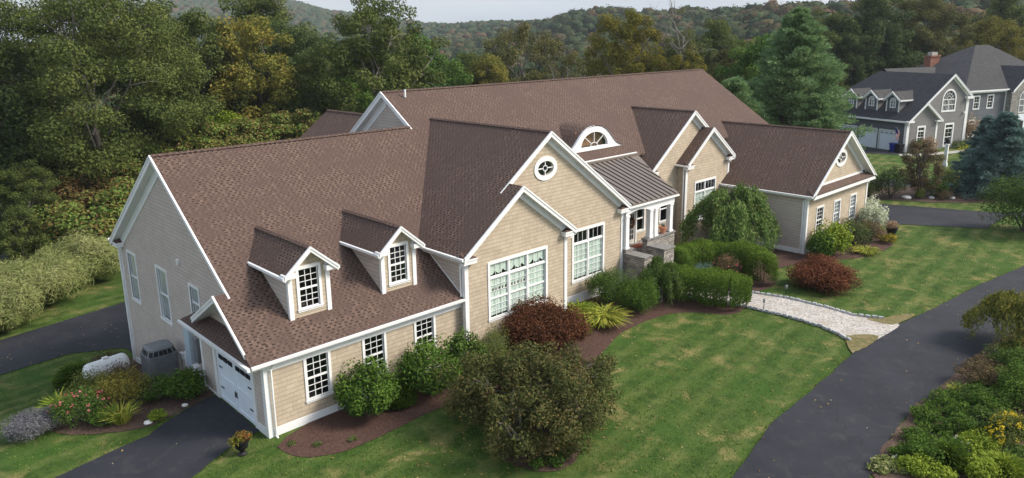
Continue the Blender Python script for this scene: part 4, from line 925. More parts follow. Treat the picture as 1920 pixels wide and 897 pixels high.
# stone entry gable
y0g = 1.2
ha = arch_window(NB, 'Y', y0g, 24.4, 3.5, 1.2, 1.8, cas=.1)
wall('wall', 'Y', y0g, [(21.5, -.4), (28.7, -.4), (28.7, mh), (25.1, mh + 2.9), (21.5, mh)], [ha], M['fieldstone'], NB)
wall('wall', 'X', 21.5, [(y0g + .141, -.4), (2, -.4), (2, mh), (y0g + .141, mh)], [], M['fieldstone'], NB)
roof('roof', [(21.2, y0g - .3, mh - .2), (25.1, y0g - .3, mh + 2.95), (25.1, 6.5, mh + 2.95), (21.2, 2.4, mh - .2)], DS, NB); roof('roof', [(29, y0g - .3, mh - .2), (25.1, y0g - .3, mh + 2.95), (25.1, 6.5, mh + 2.95), (29, 2.4, mh - .2)], DS, NB)
rake(NB, 'Y', y0g - .3, y0g, (21.2, mh - .2), (25.1, mh + 2.95), .3, 0); rake(NB, 'Y', y0g - .3, y0g, (29, mh - .2), (25.1, mh + 2.95), .3, 0)
boxes('entry_door', [(23.6, 24.6, y0g - .05, y0g, 0, 2.3)], M['black'], NB); boxes('door_frame', [(23.3, 23.6, y0g - .08, y0g, 0, 3.3), (24.6, 25.6, y0g - .08, y0g, 0, 3.3), (23.3, 25.6, y0g - .09, y0g, 2.4, 3.3)], M['blue_white'], NB)
boxes('wall_lantern', [(22.3, 22.6, y0g - .3, y0g, 1.7, 2.4)], M['black'], NB); boxes('wall_light', [(10.0, 10.2, -.25, 0, 4.3, 4.5)], WH, NB)
boxes('shutter', [(11.6, 12.2, 1.9, 2, 1.2, 5.6)], M['black'], NB)

def nbp(u, v, z=0):
    a = R(-19.12); return (86.4 + u * math.cos(a) - v * math.sin(a), 7.67 + u * math.sin(a) + v * math.cos(a), -.27 + z)

# ------------------------------------------------------------------ props
# air conditioner / generator cabinet
ac = empty('air_conditioner', (-.62, 9.55, -.62)); tag(ac, 'gray steel air conditioner cabinet with louvred top beside the left wall', 'air conditioner')
mb = MB(); n = 20; prof = [(.66, 0), (.68, .05), (.68, 1.35), (.62, 1.38)]
def sq(r, z, k=.62):
    out = []
    for i in range(n * 2):
        t = math.pi * i / n; c, s = math.cos(t), math.sin(t); p = 5
        q = (abs(c) ** p + abs(s) ** p) ** (-1 / p); out.append((r * q * c, r * q * s, z))
    return out
def loftb(rings, name, mat, parent):
    mb = MB(); b = 0
    for rr in rings: mb.v += rr
    nn = len(rings[0])
    for j in range(len(rings) - 1):
        for i in range(nn): mb.f.append([j * nn + i, j * nn + (i + 1) % nn, (j + 1) * nn + (i + 1) % nn, (j + 1) * nn + i])
    mb.f.append([nn * (len(rings) - 1) + i for i in range(nn)]); mb.f.append(list(range(nn))); mb.mi = [0] * len(mb.f)
    return mb.build(name, mat, parent)
loftb([sq(.64, 0), sq(.66, .06), sq(.66, 1.25)], 'body', M['hvac'], ac)
loftb([sq(.6, 1.25), sq(.52, 1.5)], 'louvre', M['black'], ac)
mb = MB()
for q in sq(.665, 0): mb.bar((q[0], q[1], .08), (q[0], q[1], 1.22), .02, .02)
mb.build('grille', M['hvac'], ac, uv=False)
mb = MB(); rA, rB = sq(.615, 1.26), sq(.53, 1.5)
for i in list(range(0, 40, 10)) + [i for i in range(0, 40, 2)]:
    w_ = .07 if i % 10 == 5 or i % 10 == 4 else .025
    mb.bar(rA[i], rB[i], w_, .03)
mb.build('frame', M['hvac'], ac, uv=False); loftb([sq(.56, 1.47), sq(.55, 1.54), sq(.42, 1.6)], 'top', M['hvac'], ac)
# white propane tank / generator housing
tk = empty('white_tank', (-1.75, 14.2, -1.9), R(8)); tag(tk, 'long white rounded tank lying among shrubs near the left corner of the house', 'tank')
mb = MB(); rings = []
for x, r in ((-1.05, .1), (-1.02, .3), (-.93, .44), (-.8, .5), (.8, .5), (.93, .44), (1.02, .3), (1.05, .1)):
    rings.append([(x, r * math.cos(2 * math.pi * i / 24) * .8, .55 + r * math.sin(2 * math.pi * i / 24)) for i in range(24)])
tb = loftb(rings, 'shell', M['white'], tk)
for x in (-.6, .6): boxes('support', [(x - .08, x + .08, -.3, .3, -.1, .15)], M['hvac'], tk)
boxes('valve_cover', [(-.12, .12, -.1, .1, 1.0, 1.12)], M['white'], tk)
# planter
pl_ = empty('flower_planter', (-1.18, -.32, H(-1.18, -.32))); tag(pl_, 'black urn planter with spiky and flowering plants beside the left garage corner', 'planter')
MB().lathe([(.16, 0), (.17, .04), (.09, .1), (.09, .16), (.22, .3), (.26, .5), (.29, .52), (.29, .56), (.24, .56)], 18).build('pot', M['black'], pl_)
# terracotta pot on parapet
tp = empty('terracotta_pot', (25.35, .62, 2.71)); tag(tp, 'terracotta pot with small plant on the stone wall beside the porch columns', 'flowerpot')
MB().lathe([(.13, 0), (.2, .32), (.23, .32), (.23, .4), (.19, .4), (.18, .35)], 18).build('pot', M['terracotta'], tp)
dmt = tag(boxes('door_mat', [(24.2, 25.2, 1.6, 2.2, 1.80, 1.825)], plain('red_brown_mat', (.2, .05, .03), .95, .3, 8), None), 'dark red mat on the porch floor in front of the entry door', 'doormat')
# path lights
def path_light(x, y, lab):
    p = empty('path_light', (x, y, H(x, y))); tag(p, lab, 'path light', 'path lights beside the gravel path')
    MB().tube([(0, 0, 0), (0, 0, .55)], [.018, .015], 8).build('pole', M['black'], p)
    MB().lathe([(.03, .5), (.055, .52), (.05, .64), (.09, .66), (.02, .72)], 12).build('lamp_head', M['hvac'], p)
path_light(24.23, -6.6, 'black path light on the near edge of the gravel path'); path_light(27.3, -6.3, 'black path light on the far edge of the gravel path beside the red mound')
# cobblestones
def cob_mesh(seed):
    r = random.Random(seed); bm = bmesh.new(); bmesh.ops.create_cube(bm, size=1)
    for v in bm.verts: v.co = Vector((v.co.x * .27 * r.uniform(.9, 1.06), v.co.y * .14 * r.uniform(.85, 1.1), v.co.z * .14 * r.uniform(.9, 1.1)))
    bmesh.ops.bevel(bm, geom=list(bm.edges), offset=.022, segments=2, affect='EDGES')
    for v in bm.verts: v.co += Vector((r.uniform(-1, 1), r.uniform(-1, 1), r.uniform(-1, 1))) * .005
    me = D.meshes.new('cobblestone'); bm.to_mesh(me); bm.free(); me.materials.append(M['granite']); return me
cms = [cob_mesh(i) for i in range(4)]; rr = random.Random(4)
def cobs(path, lab):
    P = [Vector(p) for p in path]
    L = [(P[i + 1] - P[i]).length for i in range(len(P) - 1)]; tot = sum(L); d = 0; k = 0
    while d < tot:
        t = d
        for i, l in enumerate(L):
            if t <= l: break
            t -= l
        p = P[i].lerp(P[i + 1], t / L[i]); a = math.atan2(*(P[i + 1] - P[i]).yx)
        o = D.objects.new('cobblestone', cms[k % 4]); COL.objects.link(o); o.location = (p.x + rr.uniform(-.015, .015), p.y, H(p.x, p.y) + .085 + rr.uniform(-.012, .012)); o.rotation_euler = (rr.uniform(-.05, .05), rr.uniform(-.05, .05), a + rr.uniform(-.06, .06))
        tag(o, lab, 'cobblestone', 'granite cobblestones edging the gravel path'); d += .31; k += 1
cobs([(25.9, -3.6), (26.5, -4.8), (27.1, -6.6), (27.15, -9), (27.0, -10.15), (27.4, -10.9), (27.75, -11.45)], 'gray granite cobblestone set in the far edging row of the gravel path')
cobs([(23.7, -4.4), (24.15, -5.7), (24.35, -7.95), (24.25, -9.6), (23.85, -10.7), (23.45, -11.4)], 'gray granite cobblestone set in the near edging row of the gravel path')
# white stones in beds
def rock(x, y, r, lab, mat='whiterock', sz=.6, z=0, name='garden_rock'):
    bm = bmesh.new(); bmesh.ops.create_icosphere(bm, subdivisions=2, radius=r); q = random.Random(int(x * 100))
    for v in bm.verts: v.co *= q.uniform(.85, 1.1); v.co.z *= sz
    me = D.meshes.new(name); bm.to_mesh(me); bm.free(); o = link(me, name, M[mat], smooth=True); o.location = (x, y, H(x, y) + r * .3 + z); return tag(o, lab, 'rock')
rock(-2.82, 4.35, .17, 'flat white stone at the driveway edge of the left flower bed', sz=.4)
rock(-1.3, 4.75, .12, 'small pale stone in the left bed near the garage door'); rock(59.1, -1.8, .42, 'long white rock at the left end of the far garden island', sz=.4)
rock(61.6, -4.7, .28, 'round white rock beside the teal birdbath'); rock(60.6, -3.4, .24, 'small white rock left of the birdbath in the far garden'); rock(15.2, -16.9, .09, 'small white stone at the lower right bed edge')
# birdbath
bbx = empty('birdbath', (62.1, -4.1, -.25)); tag(bbx, 'teal ceramic birdbath in the garden island before the gray house', 'birdbath')
MB().lathe([(.3, 0), (.28, .08), (.13, .2), (.16, .5), (.12, .8), (.18, .95)], 16).build('pedestal', M['teal'], bbx, smooth=True); MB().lathe([(.15, .95), (.42, 1.1), (.48, 1.2), (.44, 1.2), (.1, 1.08)], 20).build('basin', M['teal'], bbx)
# lamp post
lp = empty('lamp_post', (79.0, 1.0, -.27)); tag(lp, 'white lamp post with black lantern on the lawn before the gray house', 'lamp post')
boxes('post', [(-.16, .16, -.16, .16, 0, 2.35), (-.22, .22, -.22, .22, 0, .35), (-.21, .21, -.21, .21, 2.35, 2.45)], WH, lp)
lnn = MB().lathe([(.05, 2.45), (.06, 2.55)], 8).lathe([(.14, 2.56), (.22, 2.95), (.24, 2.97), (.03, 3.2)], 6).build('lantern', M['black'], lp)
lp2 = empty('lamp_post', nbp(-4.5, 4.2)); tag(lp2, 'dark lantern on a white post by the gray house driveway, behind the wing gable', 'lamp post')
boxes('post', [(-.1, .1, -.1, .1, 0, 1.9)], WH, lp2); MB().lathe([(.12, 1.9), (.2, 2.3), (.22, 2.32), (.03, 2.55)], 6).build('lantern', M['black'], lp2)
# bins
def binn(u, v, mat, lab, rz):
    b = empty('wheeled_bin', nbp(u, v), R(rz)); tag(b, lab, 'bin', 'wheeled bins by the garage')
    loftb([[(x * .8, y * .8, .1) for x, y in ((-.3, -.35), (.3, -.35), (.3, .35), (-.3, .35))], [(x, y, 1.02) for x, y in ((-.33, -.38), (.33, -.38), (.33, .38), (-.33, .38))]], 'body', M[mat], b)
    boxes('lid', [(-.36, .36, -.42, .42, 1.03, 1.1)], M[mat], b)
    for s in (-1, 1): MB().prism([(s * .26, .3 + .13 * math.cos(t * .52), .13 + .13 * math.sin(t * .52)) for t in range(12)], (.06 * s, 0, 0)).build('wheel', M['black'], b)
binn(-.75, 1.0, 'bin_blue', 'blue wheeled bin in front of the gray house garage doors', -20)
binn(-.85, .05, 'black', 'black wheeled bin right of the blue bin at the gray house corner', -25)
# flag
fg = empty('house_flag', nbp(-.05, .75, 2.3)); fg.rotation_euler = (0, 0, R(-19.12)); tag(fg, 'striped flag hanging from an angled pole beside the gray house garage door', 'flag')
MB().tube([(0, 0, 0), (-1.0, 0, .85)], [.02, .015], 6).build('pole', WH, fg)
fl_ = MB()
for k in range(11):
    a0 = k / 11; 
    for j in range(6):
        t0, t1 = j / 6, (j + 1) / 6
        def q(t, a): return (-.95 + a * .75 + .1 * t, .05 * math.sin(t * 6 + a * 3), .78 - .55 * a - 1.35 * t + .1 * a)
        fl_.face([q(t0, a0), q(t1, a0), q(t1, a0 + 1 / 11), q(t0, a0 + 1 / 11)], (2 if (a0 < .5 and t0 < .35) else k % 2))
fl_.build('flag', [M['flag_red'], WH, M['flag_blue']], fg, fix=False)
# wreath on the entry door
wr = empty('wreath', (24.70, 2.46, 3.15)); tag(wr, 'red and brown autumn wreath hanging on the entry door', 'wreath')

# ------------------------------------------------------------------ vegetation
def np_mesh(name, V, Fq, rnd, mat, parent=None, loc=None):
    V = np.asarray(V, np.float32).reshape(-1, 3); nf = len(Fq); k = Fq.shape[1]
    me = D.meshes.new(name); me.vertices.add(len(V)); me.vertices.foreach_set('co', V.ravel())
    me.loops.add(nf * k); me.loops.foreach_set('vertex_index', Fq.astype(np.int32).ravel())
    me.polygons.add(nf); me.polygons.foreach_set('loop_start', np.arange(0, nf * k, k, dtype=np.int32)); me.polygons.foreach_set('loop_total', np.full(nf, k, np.int32))
    a = me.attributes.new('rnd', 'FLOAT', 'FACE'); a.data.foreach_set('value', np.clip(rnd, 0, 1).astype(np.float32))
    me.update(calc_edges=True); me.validate()
    o = link(me, name, mat, parent)
    if loc is not None: o.location = loc
    return o
def unit(v): return v / np.maximum(1e-6, np.linalg.norm(v, axis=-1, keepdims=True))
def leafquads(rg, C, Nn, L, Wd, rnd):
    n = len(C); a = unit(np.cross(Nn, rg.normal(size=(n, 3)))); b = np.cross(Nn, a)
    l = (L * rg.uniform(.65, 1.35, n))[:, None] / 2; w = (Wd * rg.uniform(.65, 1.35, n))[:, None] / 2
    bend = Nn * l * .25
    V = np.stack([C - a * l - bend, C + b * w, C + a * l - bend, C - b * w], 1).reshape(-1, 3)
    return V, np.arange(4 * n).reshape(-1, 4), rnd
def clumps(rg, CC, RR, per, L, Wd, up=.5, var=.3, bias=0., shell=2.5, clamp=None):
    """leaf faces in ellipsoid clumps. CC (N,3), RR (N,3)"""
    N_ = len(CC); per = np.full(N_, per) if np.isscalar(per) else per
    idx = np.repeat(np.arange(N_), per); n = len(idx)
    d = unit(rg.normal(size=(n, 3))); r = rg.uniform(.05, 1, n) ** (1 / shell)
    P = CC[idx] + d * r[:, None] * RR[idx]
    nn = unit(d * .7 + rg.normal(size=(n, 3)) * .55 + np.array([0, 0, up]))
    cl = rg.uniform(0, 1, N_)
    rnd = bias + var * cl[idx] + (1 - var) * rg.beta(2, 2, n)
    if clamp is not None: k = P[:, 2] > clamp; P, nn, rnd = P[k], nn[k], rnd[k]
    return leafquads(rg, P, nn, L, Wd, rnd)
def merge(*S):
    V = []; F = []; Rn = []; o = 0
    for v, f, r in S: V.append(v); F.append(f + o); Rn.append(r); o += len(v)
    return np.concatenate(V), np.concatenate(F), np.concatenate(Rn)
def limb(mb, rg, a, b, r0, r1, sag=.1, n=5):
    a, b = np.array(a, float), np.array(b, float); L = np.linalg.norm(b - a); mid = rg.normal(size=3) * L * .06 + np.array([0, 0, -sag * L])
    pts = []; rs = []
    for i in range(n + 1):
        t = i / n; pts.append(a + (b - a) * t + mid * 4 * t * (1 - t) + rg.normal(size=3) * .012 * L * (0 < i < n)); rs.append(r0 + (r1 - r0) * t)
    mb.tube(pts, rs, 6); return pts

TREEC = {}
def tree_parts(h, r, sp, seed, leaf=.30, nc=95, per=230, flat=.5, c0=.22, bark='bark', bare=0., cw=.24, tr=None, up=.5, low=.0):
    rg = np.random.default_rng(seed); tr = tr or h * .018 + .08
    mb = MB(); base = np.array([0, 0, 0.]); top = np.array([rg.normal() * .3, rg.normal() * .3, h * .62])
    trunk = limb(mb, rg, base - (0, 0, .4), top, tr * 1.25, tr * .45, 0, 8)
    CC = []; zc = h * (.5 + c0 / 2); hz = h * (1 - c0) / 2
    k = 0
    while len(CC) < nc and k < nc * 30:
        k += 1
        d = unit(rg.normal(size=3)); q = rg.uniform(.25, 1) ** .45
        wv = 1 + .22 * math.sin(3 * math.atan2(d[1], d[0]) + seed) + .14 * math.sin(5 * math.atan2(d[1], d[0]) + 2 * seed)
        p = np.array([d[0] * r * q * wv, d[1] * r * q * wv, zc + d[2] * hz * q])
        if p[2] < h * c0 * .8: continue
        prof = 1.0 if p[2] < zc else 1.0
        if CC and min(np.linalg.norm((p - c) * (1, 1, 1.5)) for c in CC) < r * (.17 if nc < 110 else .12): continue
        CC.append(p)
    CC = np.array(CC)
    # limbs towards groups of clumps
    nl_ = 9; starts = []
    for i in range(nl_):
        t = .28 + .68 * i / nl_; s = trunk[0] + (trunk[-1] - trunk[0]) * t
        tgt = CC[rg.integers(len(CC))]; 
        for _ in range(6):
            c = CC[rg.integers(len(CC))]
            if c[2] > s[2] + .08 * h and np.hypot(*(c - s)[:2]) + 1.3 * (c - s)[2] > np.hypot(*(tgt - s)[:2]) + 1.3 * (tgt - s)[2]: tgt = c
        pts = limb(mb, rg, s, s + (tgt - s) * .85, tr * (.5 - .3 * t), .05, -.06, 6); starts += pts[2:]
    starts = np.array(starts)
    for c in CC[::1]:
        j = np.argmin(np.linalg.norm(starts - c, axis=1) + 1.5 * np.maximum(0, starts[:, 2] - c[2]))
        if np.linalg.norm(starts[j] - c) < r * .4: limb(mb, rg, starts[j], c + (0, 0, .1), .055 + .004 * r, .018, .02, 3)
    keep = rg.uniform(size=len(CC)) >= bare
    RR = np.stack([cw * r * rg.uniform(.75, 1.3, len(CC)), cw * r * rg.uniform(.75, 1.3, len(CC)), cw * r * flat * rg.uniform(.8, 1.25, len(CC))], 1)
    if bare:
        for c in CC[~keep]:
            for _ in range(4): limb(mb, rg, c, c + rg.normal(size=3) * (.13 * r, .13 * r, .12 * r) + (0, 0, .1 * r), .028, .008, 0, 3)
    return mb, clumps(rg, CC[keep], RR[keep], per, leaf, leaf * .6, up)
def tree(name, lab, cat, x, y, z, h, r, sp, seed, rz=0, group=None, bark='bark', **kw):
    root = empty(name, (x, y, z), rz); tag(root, lab, cat, group)
    mb, lv = tree_parts(h, r, sp, seed, bark=bark, **kw)
    mb.build('trunk', M[bark], root, smooth=True, uv=False, fix=False)
    np_mesh('crown', lv[0], lv[1], lv[2], M['L_' + sp], root)
    return root
def dup_tree(root, lab, x, y, z, sc, rz, group=None, sp=None):
    c = root.copy(); COL.objects.link(c); c.location = (x, y, z); c.rotation_euler = (0, 0, rz); c.scale = (sc, sc, sc)
    if lab: c['label'] = lab
    if group: c['group'] = group
    for ch in root.children:
        k = ch.copy(); COL.objects.link(k); k.parent = c
        if sp and k.name.startswith('crown'):
            k.material_slots[0].link = 'OBJECT'; k.material_slots[0].material = M['L_' + sp]
    return c
def conifer(name, lab, x, y, z, h, r, sp, seed, nb=150, per=60, L=.34, Wd=.08, droop=.1, base=.05, power=.8, group=None, cat='conifer', lift=.0, puff=.15, flat=.45):
    rg = np.random.default_rng(seed); root = empty(name, (x, y, z)); tag(root, lab, cat, group); mb = MB()
    limb(mb, rg, (0, 0, -.3), (0, 0, h * .97), h * .016 + .05, .03, 0, 8); CC = []; RR = []; AX = []
    for i in range(nb):
        t = base + (1 - base) * (i / nb) ** 1.1; zz = t * h; rr = r * (1 - t) ** power * rg.uniform(.68, 1.12) + .15
        a = i * 2.39996 + rg.normal() * .3; dr = (lift - droop) * rr * rg.uniform(.5, 1.5)
        s = np.array([0, 0, zz]); e = np.array([math.cos(a) * rr, math.sin(a) * rr, zz + dr])
        mb.tube([s, (s + e) / 2 + (0, 0, -.05 * rr), e], [.05, .03, .012], 4)
        for u in (.35, .58, .78, .97):
            if rr * u < .25 and u < .7: continue
            for sd in ((0,) if u < .5 else (-.17, .17)):
                p = s + (e - s) * u + np.array([-math.sin(a), math.cos(a), 0]) * sd * rr * (1.3 - u) + rg.normal(size=3) * .05 * rr
                k = puff * r * (.45 + .55 * rr / r) * rg.uniform(.75, 1.25); CC.append(p); RR.append((k * 1.1, k * 1.1, k * flat)); AX.append((math.cos(a), math.sin(a), .35 + lift))
    CC = np.array(CC); RR = np.array(RR); AX = np.array(AX); N_ = len(CC); idx = np.repeat(np.arange(N_), per); n = len(idx)
    d = unit(rg.normal(size=(n, 3))); P = CC[idx] + d * (rg.uniform(.1, 1, n) ** .45)[:, None] * RR[idx]
    ld = unit(AX[idx] + d * .9 + rg.normal(size=(n, 3)) * .45); nn = unit(np.cross(ld, rg.normal(size=(n, 3)))); b = np.cross(nn, ld)
    l = (L * rg.uniform(.6, 1.3, n))[:, None] / 2; w = (Wd * rg.uniform(.7, 1.4, n))[:, None] / 2
    V = np.stack([P - ld * l, P + b * w, P + ld * l, P - b * w], 1).reshape(-1, 3); cl = rg.uniform(0, .35, N_)
    mb.build('trunk', M['bark'], root, uv=False, fix=False)
    np_mesh('crown', V, np.arange(4 * n).reshape(-1, 4), cl[idx] + rg.beta(2, 2, n) * .65, M['L_' + sp], root)
    return root
def shrub(name, lab, cat, x, y, r, h, sp, seed, leaf=.09, n=5200, ry=None, rz=0, up=.45, lumps=26, group=None, top=.0, sp2=None, n2=0, z=None, flat=1., asp=.55):
    """dense rounded bush of leaves on short stems"""
    rg = np.random.default_rng(seed); ry = ry or r; root = empty(name, (x, y, H(x, y) if z is None else z), rz); tag(root, lab, cat, group)
    # leaf positions around lobes on a dome
    d = unit(rg.normal(size=(lumps, 3))); d[:, 2] = np.abs(d[:, 2]) * 1.0 - .25; d = unit(d)
    CC = d * np.array([r * .68, ry * .68, h * .42]) + np.array([0, 0, h * .5]); CC = np.vstack([CC, [[0, 0, h * .5]]])
    k = len(CC); sv = rg.uniform(.62, 1.45, k); RR = np.stack([r * .34 * sv, ry * .34 * sv, h * .28 * sv], 1); CC[:-1] *= rg.uniform(.85, 1.12, (k - 1, 1)); RR[-1] = (r * .8, ry * .8, h * .45)
    per = np.full(k, int(n * .8 / (k - 1))); per[-1] = int(n * .2)
    v, f, q = clumps(rg, CC, RR, per, leaf, leaf * asp, up, .25, clamp=.02, shell=3)
    # leaves get paler towards the top
    cz = v.reshape(-1, 4, 3).mean(1)[:, 2]; q = q * .8 + .2 * np.clip(cz / h, 0, 1)
    np_mesh('foliage', v, f, q, M['L_' + sp], root)
    mb = MB()
    for _ in range(7):
        t = CC[rg.integers(k)]; limb(mb, rg, (rg.normal() * .05, rg.normal() * .05, -.05), t, .02 + .012 * h, .008, -.03, 4)
    mb.build('stems', M['bark'], root, uv=False, fix=False)
    if sp2:
        dd = unit(rg.normal(size=(n2, 3))); dd[:, 2] = np.abs(dd[:, 2]); P = dd * np.array([r, ry, h * .55]) * rg.uniform(.85, 1.0, (n2, 1)) + (0, 0, h * .48); fl = []
        for p in P:
            c = np.repeat(p[None], 7, 0) + rg.normal(size=(7, 3)) * leaf * .45; fl.append(leafquads(rg, c, unit(rg.normal(size=(7, 3)) + (0, 0, 1)), leaf * .9, leaf * .8, rg.uniform(0, 1, 7)))
        v, f, q = merge(*fl); np_mesh('blossom', v, f, q, M['L_' + sp2], root)
    return root
def spiky(name, lab, cat, x, y, r, h, sp, seed, n=900, L=.5, Wd=.035, rz=0, lean=.6, group=None, ry=None, z=None, curve=.5):
    """arching blades / feathery shoots from a mound"""
    rg = np.random.default_rng(seed); ry = ry or r; root = empty(name, (x, y, H(x, y) if z is None else z), rz); tag(root, lab, cat, group)
    a = rg.uniform(0, 2 * math.pi, n); q = np.sqrt(rg.uniform(0, 1, n)); bx = np.cos(a) * q * r * .55; by_ = np.sin(a) * q * ry * .55
    out = np.stack([np.cos(a), np.sin(a), np.zeros(n)], 1) * (q * lean)[:, None] + rg.normal(size=(n, 3)) * .16; out[:, 2] = 1; out = unit(out)
    hz = np.maximum(0, h - L) * (1 - q ** 2 * .75) * rg.uniform(.0, 1, n)
    P0 = np.stack([bx, by_, hz], 1); l = L * rg.uniform(.6, 1.2, n)
    side = unit(np.cross(out, np.array([0, 0, 1.0]) + rg.normal(size=(n, 3)) * .3)) * (Wd / 2)
    P1 = P0 + out * (l * .55)[:, None]; P2 = P1 + unit(out + np.stack([np.cos(a) * curve * 1.3, np.sin(a) * curve * 1.3, np.full(n, -curve)], 1)) * (l * .5)[:, None]
    V = np.stack([P0 - side * .6, P0 + side * .6, P1 + side, P1 - side, P2 + side * .15, P2 - side * .15], 1).reshape(-1, 3)
    k = np.arange(n)[:, None] * 6; F = np.vstack([k + [0, 1, 2, 3], k + [3, 2, 4, 5]]); rn = rg.beta(2, 2, n)
    np_mesh('foliage', V, F, np.concatenate([rn, rn]), M['L_' + sp], root); return root
def weeping(name, lab, cat, x, y, r, h, sp, seed, strands=340, per=34, L=.13, Wd=.05, bark='bark', ry=None, lowest=.1, rz=0, trunk=True, skew=0):
    rg = np.random.default_rng(seed); ry = ry or r; root = empty(name, (x, y, H(x, y)), rz); tag(root, lab, cat); S = []; mb = MB()
    AN = rg.uniform(0, 2 * math.pi, 40); QN = rg.uniform(.2, 1, 40) ** .6; ZN = rg.uniform(.80, 1.06, 40)
    if trunk: limb(mb, rg, (0, 0, -.2), (0, 0, h * .72), .16, .1, 0, 5)
    for i in range(strands):
        j_ = rg.integers(len(AN)); a = AN[j_] + rg.normal() * .085; q = min(1, QN[j_] * rg.uniform(.75, 1.12)); R0 = np.array([math.cos(a) * r * q, math.sin(a) * ry * q, 0])
        zt = h * (1 - .42 * q ** 2.2) * ZN[j_] * rg.uniform(.94, 1.03); zl = max(lowest, zt - h * rg.uniform(.18, .55) * (q ** .5))
        p0 = np.array([0, 0, h * .7]) * .4 + .6 * np.array([R0[0] * .6, R0[1] * .6, zt * .97]); p1 = np.array([R0[0] * .8, R0[1] * .8, zt]); p2 = R0 * 1.02 + (0, 0, (zt + zl) / 2); p3 = R0 * 1.04 + (0, 0, zl)
        pts = [p0, p1, p2, p3]
        if i % 3 == 0: mb.tube([np.array([0, 0, h * .68]), p0, p1], [.05, .03, .012], 4); 
        if i % 2 == 0: mb.tube([p1, p2, p3], [.01, .007, .003], 3)
        t = rg.uniform(0, 3, per); j = np.minimum(t.astype(int), 2); ff = (t - j)[:, None]; PA = np.array(pts)
        P = PA[j] * (1 - ff) + PA[j + 1] * ff + rg.normal(size=(per, 3)) * .09
        d = unit(np.array([R0[0] * .3, R0[1] * .3, -1.0]) + rg.normal(size=(per, 3)) * .45); nn = unit(np.cross(d, rg.normal(size=(per, 3)))); b = np.cross(nn, d)
        V = np.stack([P - d * L / 2, P + b * Wd / 2, P + d * L / 2, P - b * Wd / 2], 1).reshape(-1, 3)
        S.append((V, np.arange(4 * per).reshape(-1, 4), rg.uniform(-.1, .3) + rg.uniform(.1, .8, per)))
    mb.build('trunk', M[bark], root, uv=False, fix=False); v, f, q = merge(*S); np_mesh('foliage', v, f, q, M['L_' + sp], root); return root
def hedge(name, lab, path, w, h, sp, seed, leaf=.07, n=11000):
    rg = np.random.default_rng(seed); P = np.array(path, float); seg = np.linalg.norm(np.diff(P, axis=0), axis=1); cum = np.concatenate([[0], np.cumsum(seg)])
    t = rg.uniform(0, cum[-1], n); j = np.clip(np.searchsorted(cum, t) - 1, 0, len(seg) - 1); f = ((t - cum[j]) / seg[j])[:, None]
    c = P[j] * (1 - f) + P[j + 1] * f; tg = (P[j + 1] - P[j]) / seg[j][:, None]; nr = np.stack([-tg[:, 1], tg[:, 0]], 1)
    a = rg.uniform(-.78, math.pi + .78, n); q = rg.uniform(.5, 1, n) ** .5; e = 3.4
    ca, sa = np.cos(a), np.sin(a); kk = (np.abs(ca) ** e + np.abs(sa) ** e) ** (-1 / e) * q
    wob = 1 + .07 * np.sin(t * 2.3 + seed) + .05 * np.sin(t * 5.1)
    endf = np.minimum(1, np.minimum(t, cum[-1] - t) / (w * .55)); endf = np.sqrt(np.clip(1 - (1 - endf) ** 2, .02, 1))
    off = nr * (ca * kk * w / 2 * wob * endf)[:, None]; z = h * .48 + sa * kk * h * .52 * (.75 + .25 * endf) * wob
    X = np.stack([c[:, 0] + off[:, 0], c[:, 1] + off[:, 1], z], 1); X += rg.normal(size=(n, 3)) * .045
    nn = unit(np.stack([nr[:, 0] * ca, nr[:, 1] * ca, np.abs(sa) + .4], 1) + rg.normal(size=(n, 3)) * .5)
    o0 = P[0]; root = empty(name, (o0[0], o0[1], H(*o0))); tag(root, lab, 'hedge'); X[:, :2] -= o0
    k = X[:, 2] > .02; rn = rg.beta(2, 2, n) * .75 + .25 * np.clip(z / h, 0, 1)
    v, f, q = leafquads(rg, X[k], nn[k], leaf, leaf * .6, rn[k]); np_mesh('foliage', v, f, q, M['L_' + sp], root)
    mb = MB()
    for i in range(14):
        tt = cum[-1] * (i + .5) / 14; jj = min(len(seg) - 1, int(np.searchsorted(cum, tt) - 1)); cc = P[jj] + (P[jj + 1] - P[jj]) * (tt - cum[jj]) / seg[jj] - o0
        limb(mb, rg, (cc[0], cc[1], -.1), (cc[0] + rg.normal() * .15, cc[1] + rg.normal() * .15, h * .75), .03, .01, 0, 3)
    mb.build('stems', M['bark'], root, uv=False, fix=False); return root
# --- foundation planting, left to right
shrub('rhododendron_bush', 'bright green rounded rhododendron under the second garage-wing window, nearest the corner', 'bush', 3.5, -1.2, 1.3, 2.0, 'rhodo', 1, leaf=.135, n=6200, asp=.5)
spiky('low_juniper', 'low feathery dark green shrub between the two big rhododendrons', 'shrub', 4.85, -1.35, .85, 1.35, 'hedge', 2, n=2600, L=.32, Wd=.05, lean=.9)
shrub('rhododendron_bush', 'large yellow-flecked rhododendron under the third garage-wing window', 'bush', 6.25, -1.5, 1.35, 2.15, 'rhodo', 3, leaf=.13, n=6600, asp=.5)
shrub('broadleaf_shrub', 'glossy dark green shrub at the corner where the front gable begins', 'shrub', 7.9, -1.75, 1.0, 1.85, 'rhodo_d', 4, leaf=.135, n=4200, asp=.55)
shrub('mounded_shrub', 'olive yellow-green mounded shrub left of the dark red maple', 'shrub', 9.4, -1.8, 1.1, 1.7, 'mound', 5, leaf=.06, n=9000)
shrub('red_maple', 'dark red rounded Japanese maple below the triple window', 'tree', 12.5, -2.0, 2.0, 2.0, 'redm', 6, leaf=.11, n=24000, asp=.55, up=.3, lumps=44)
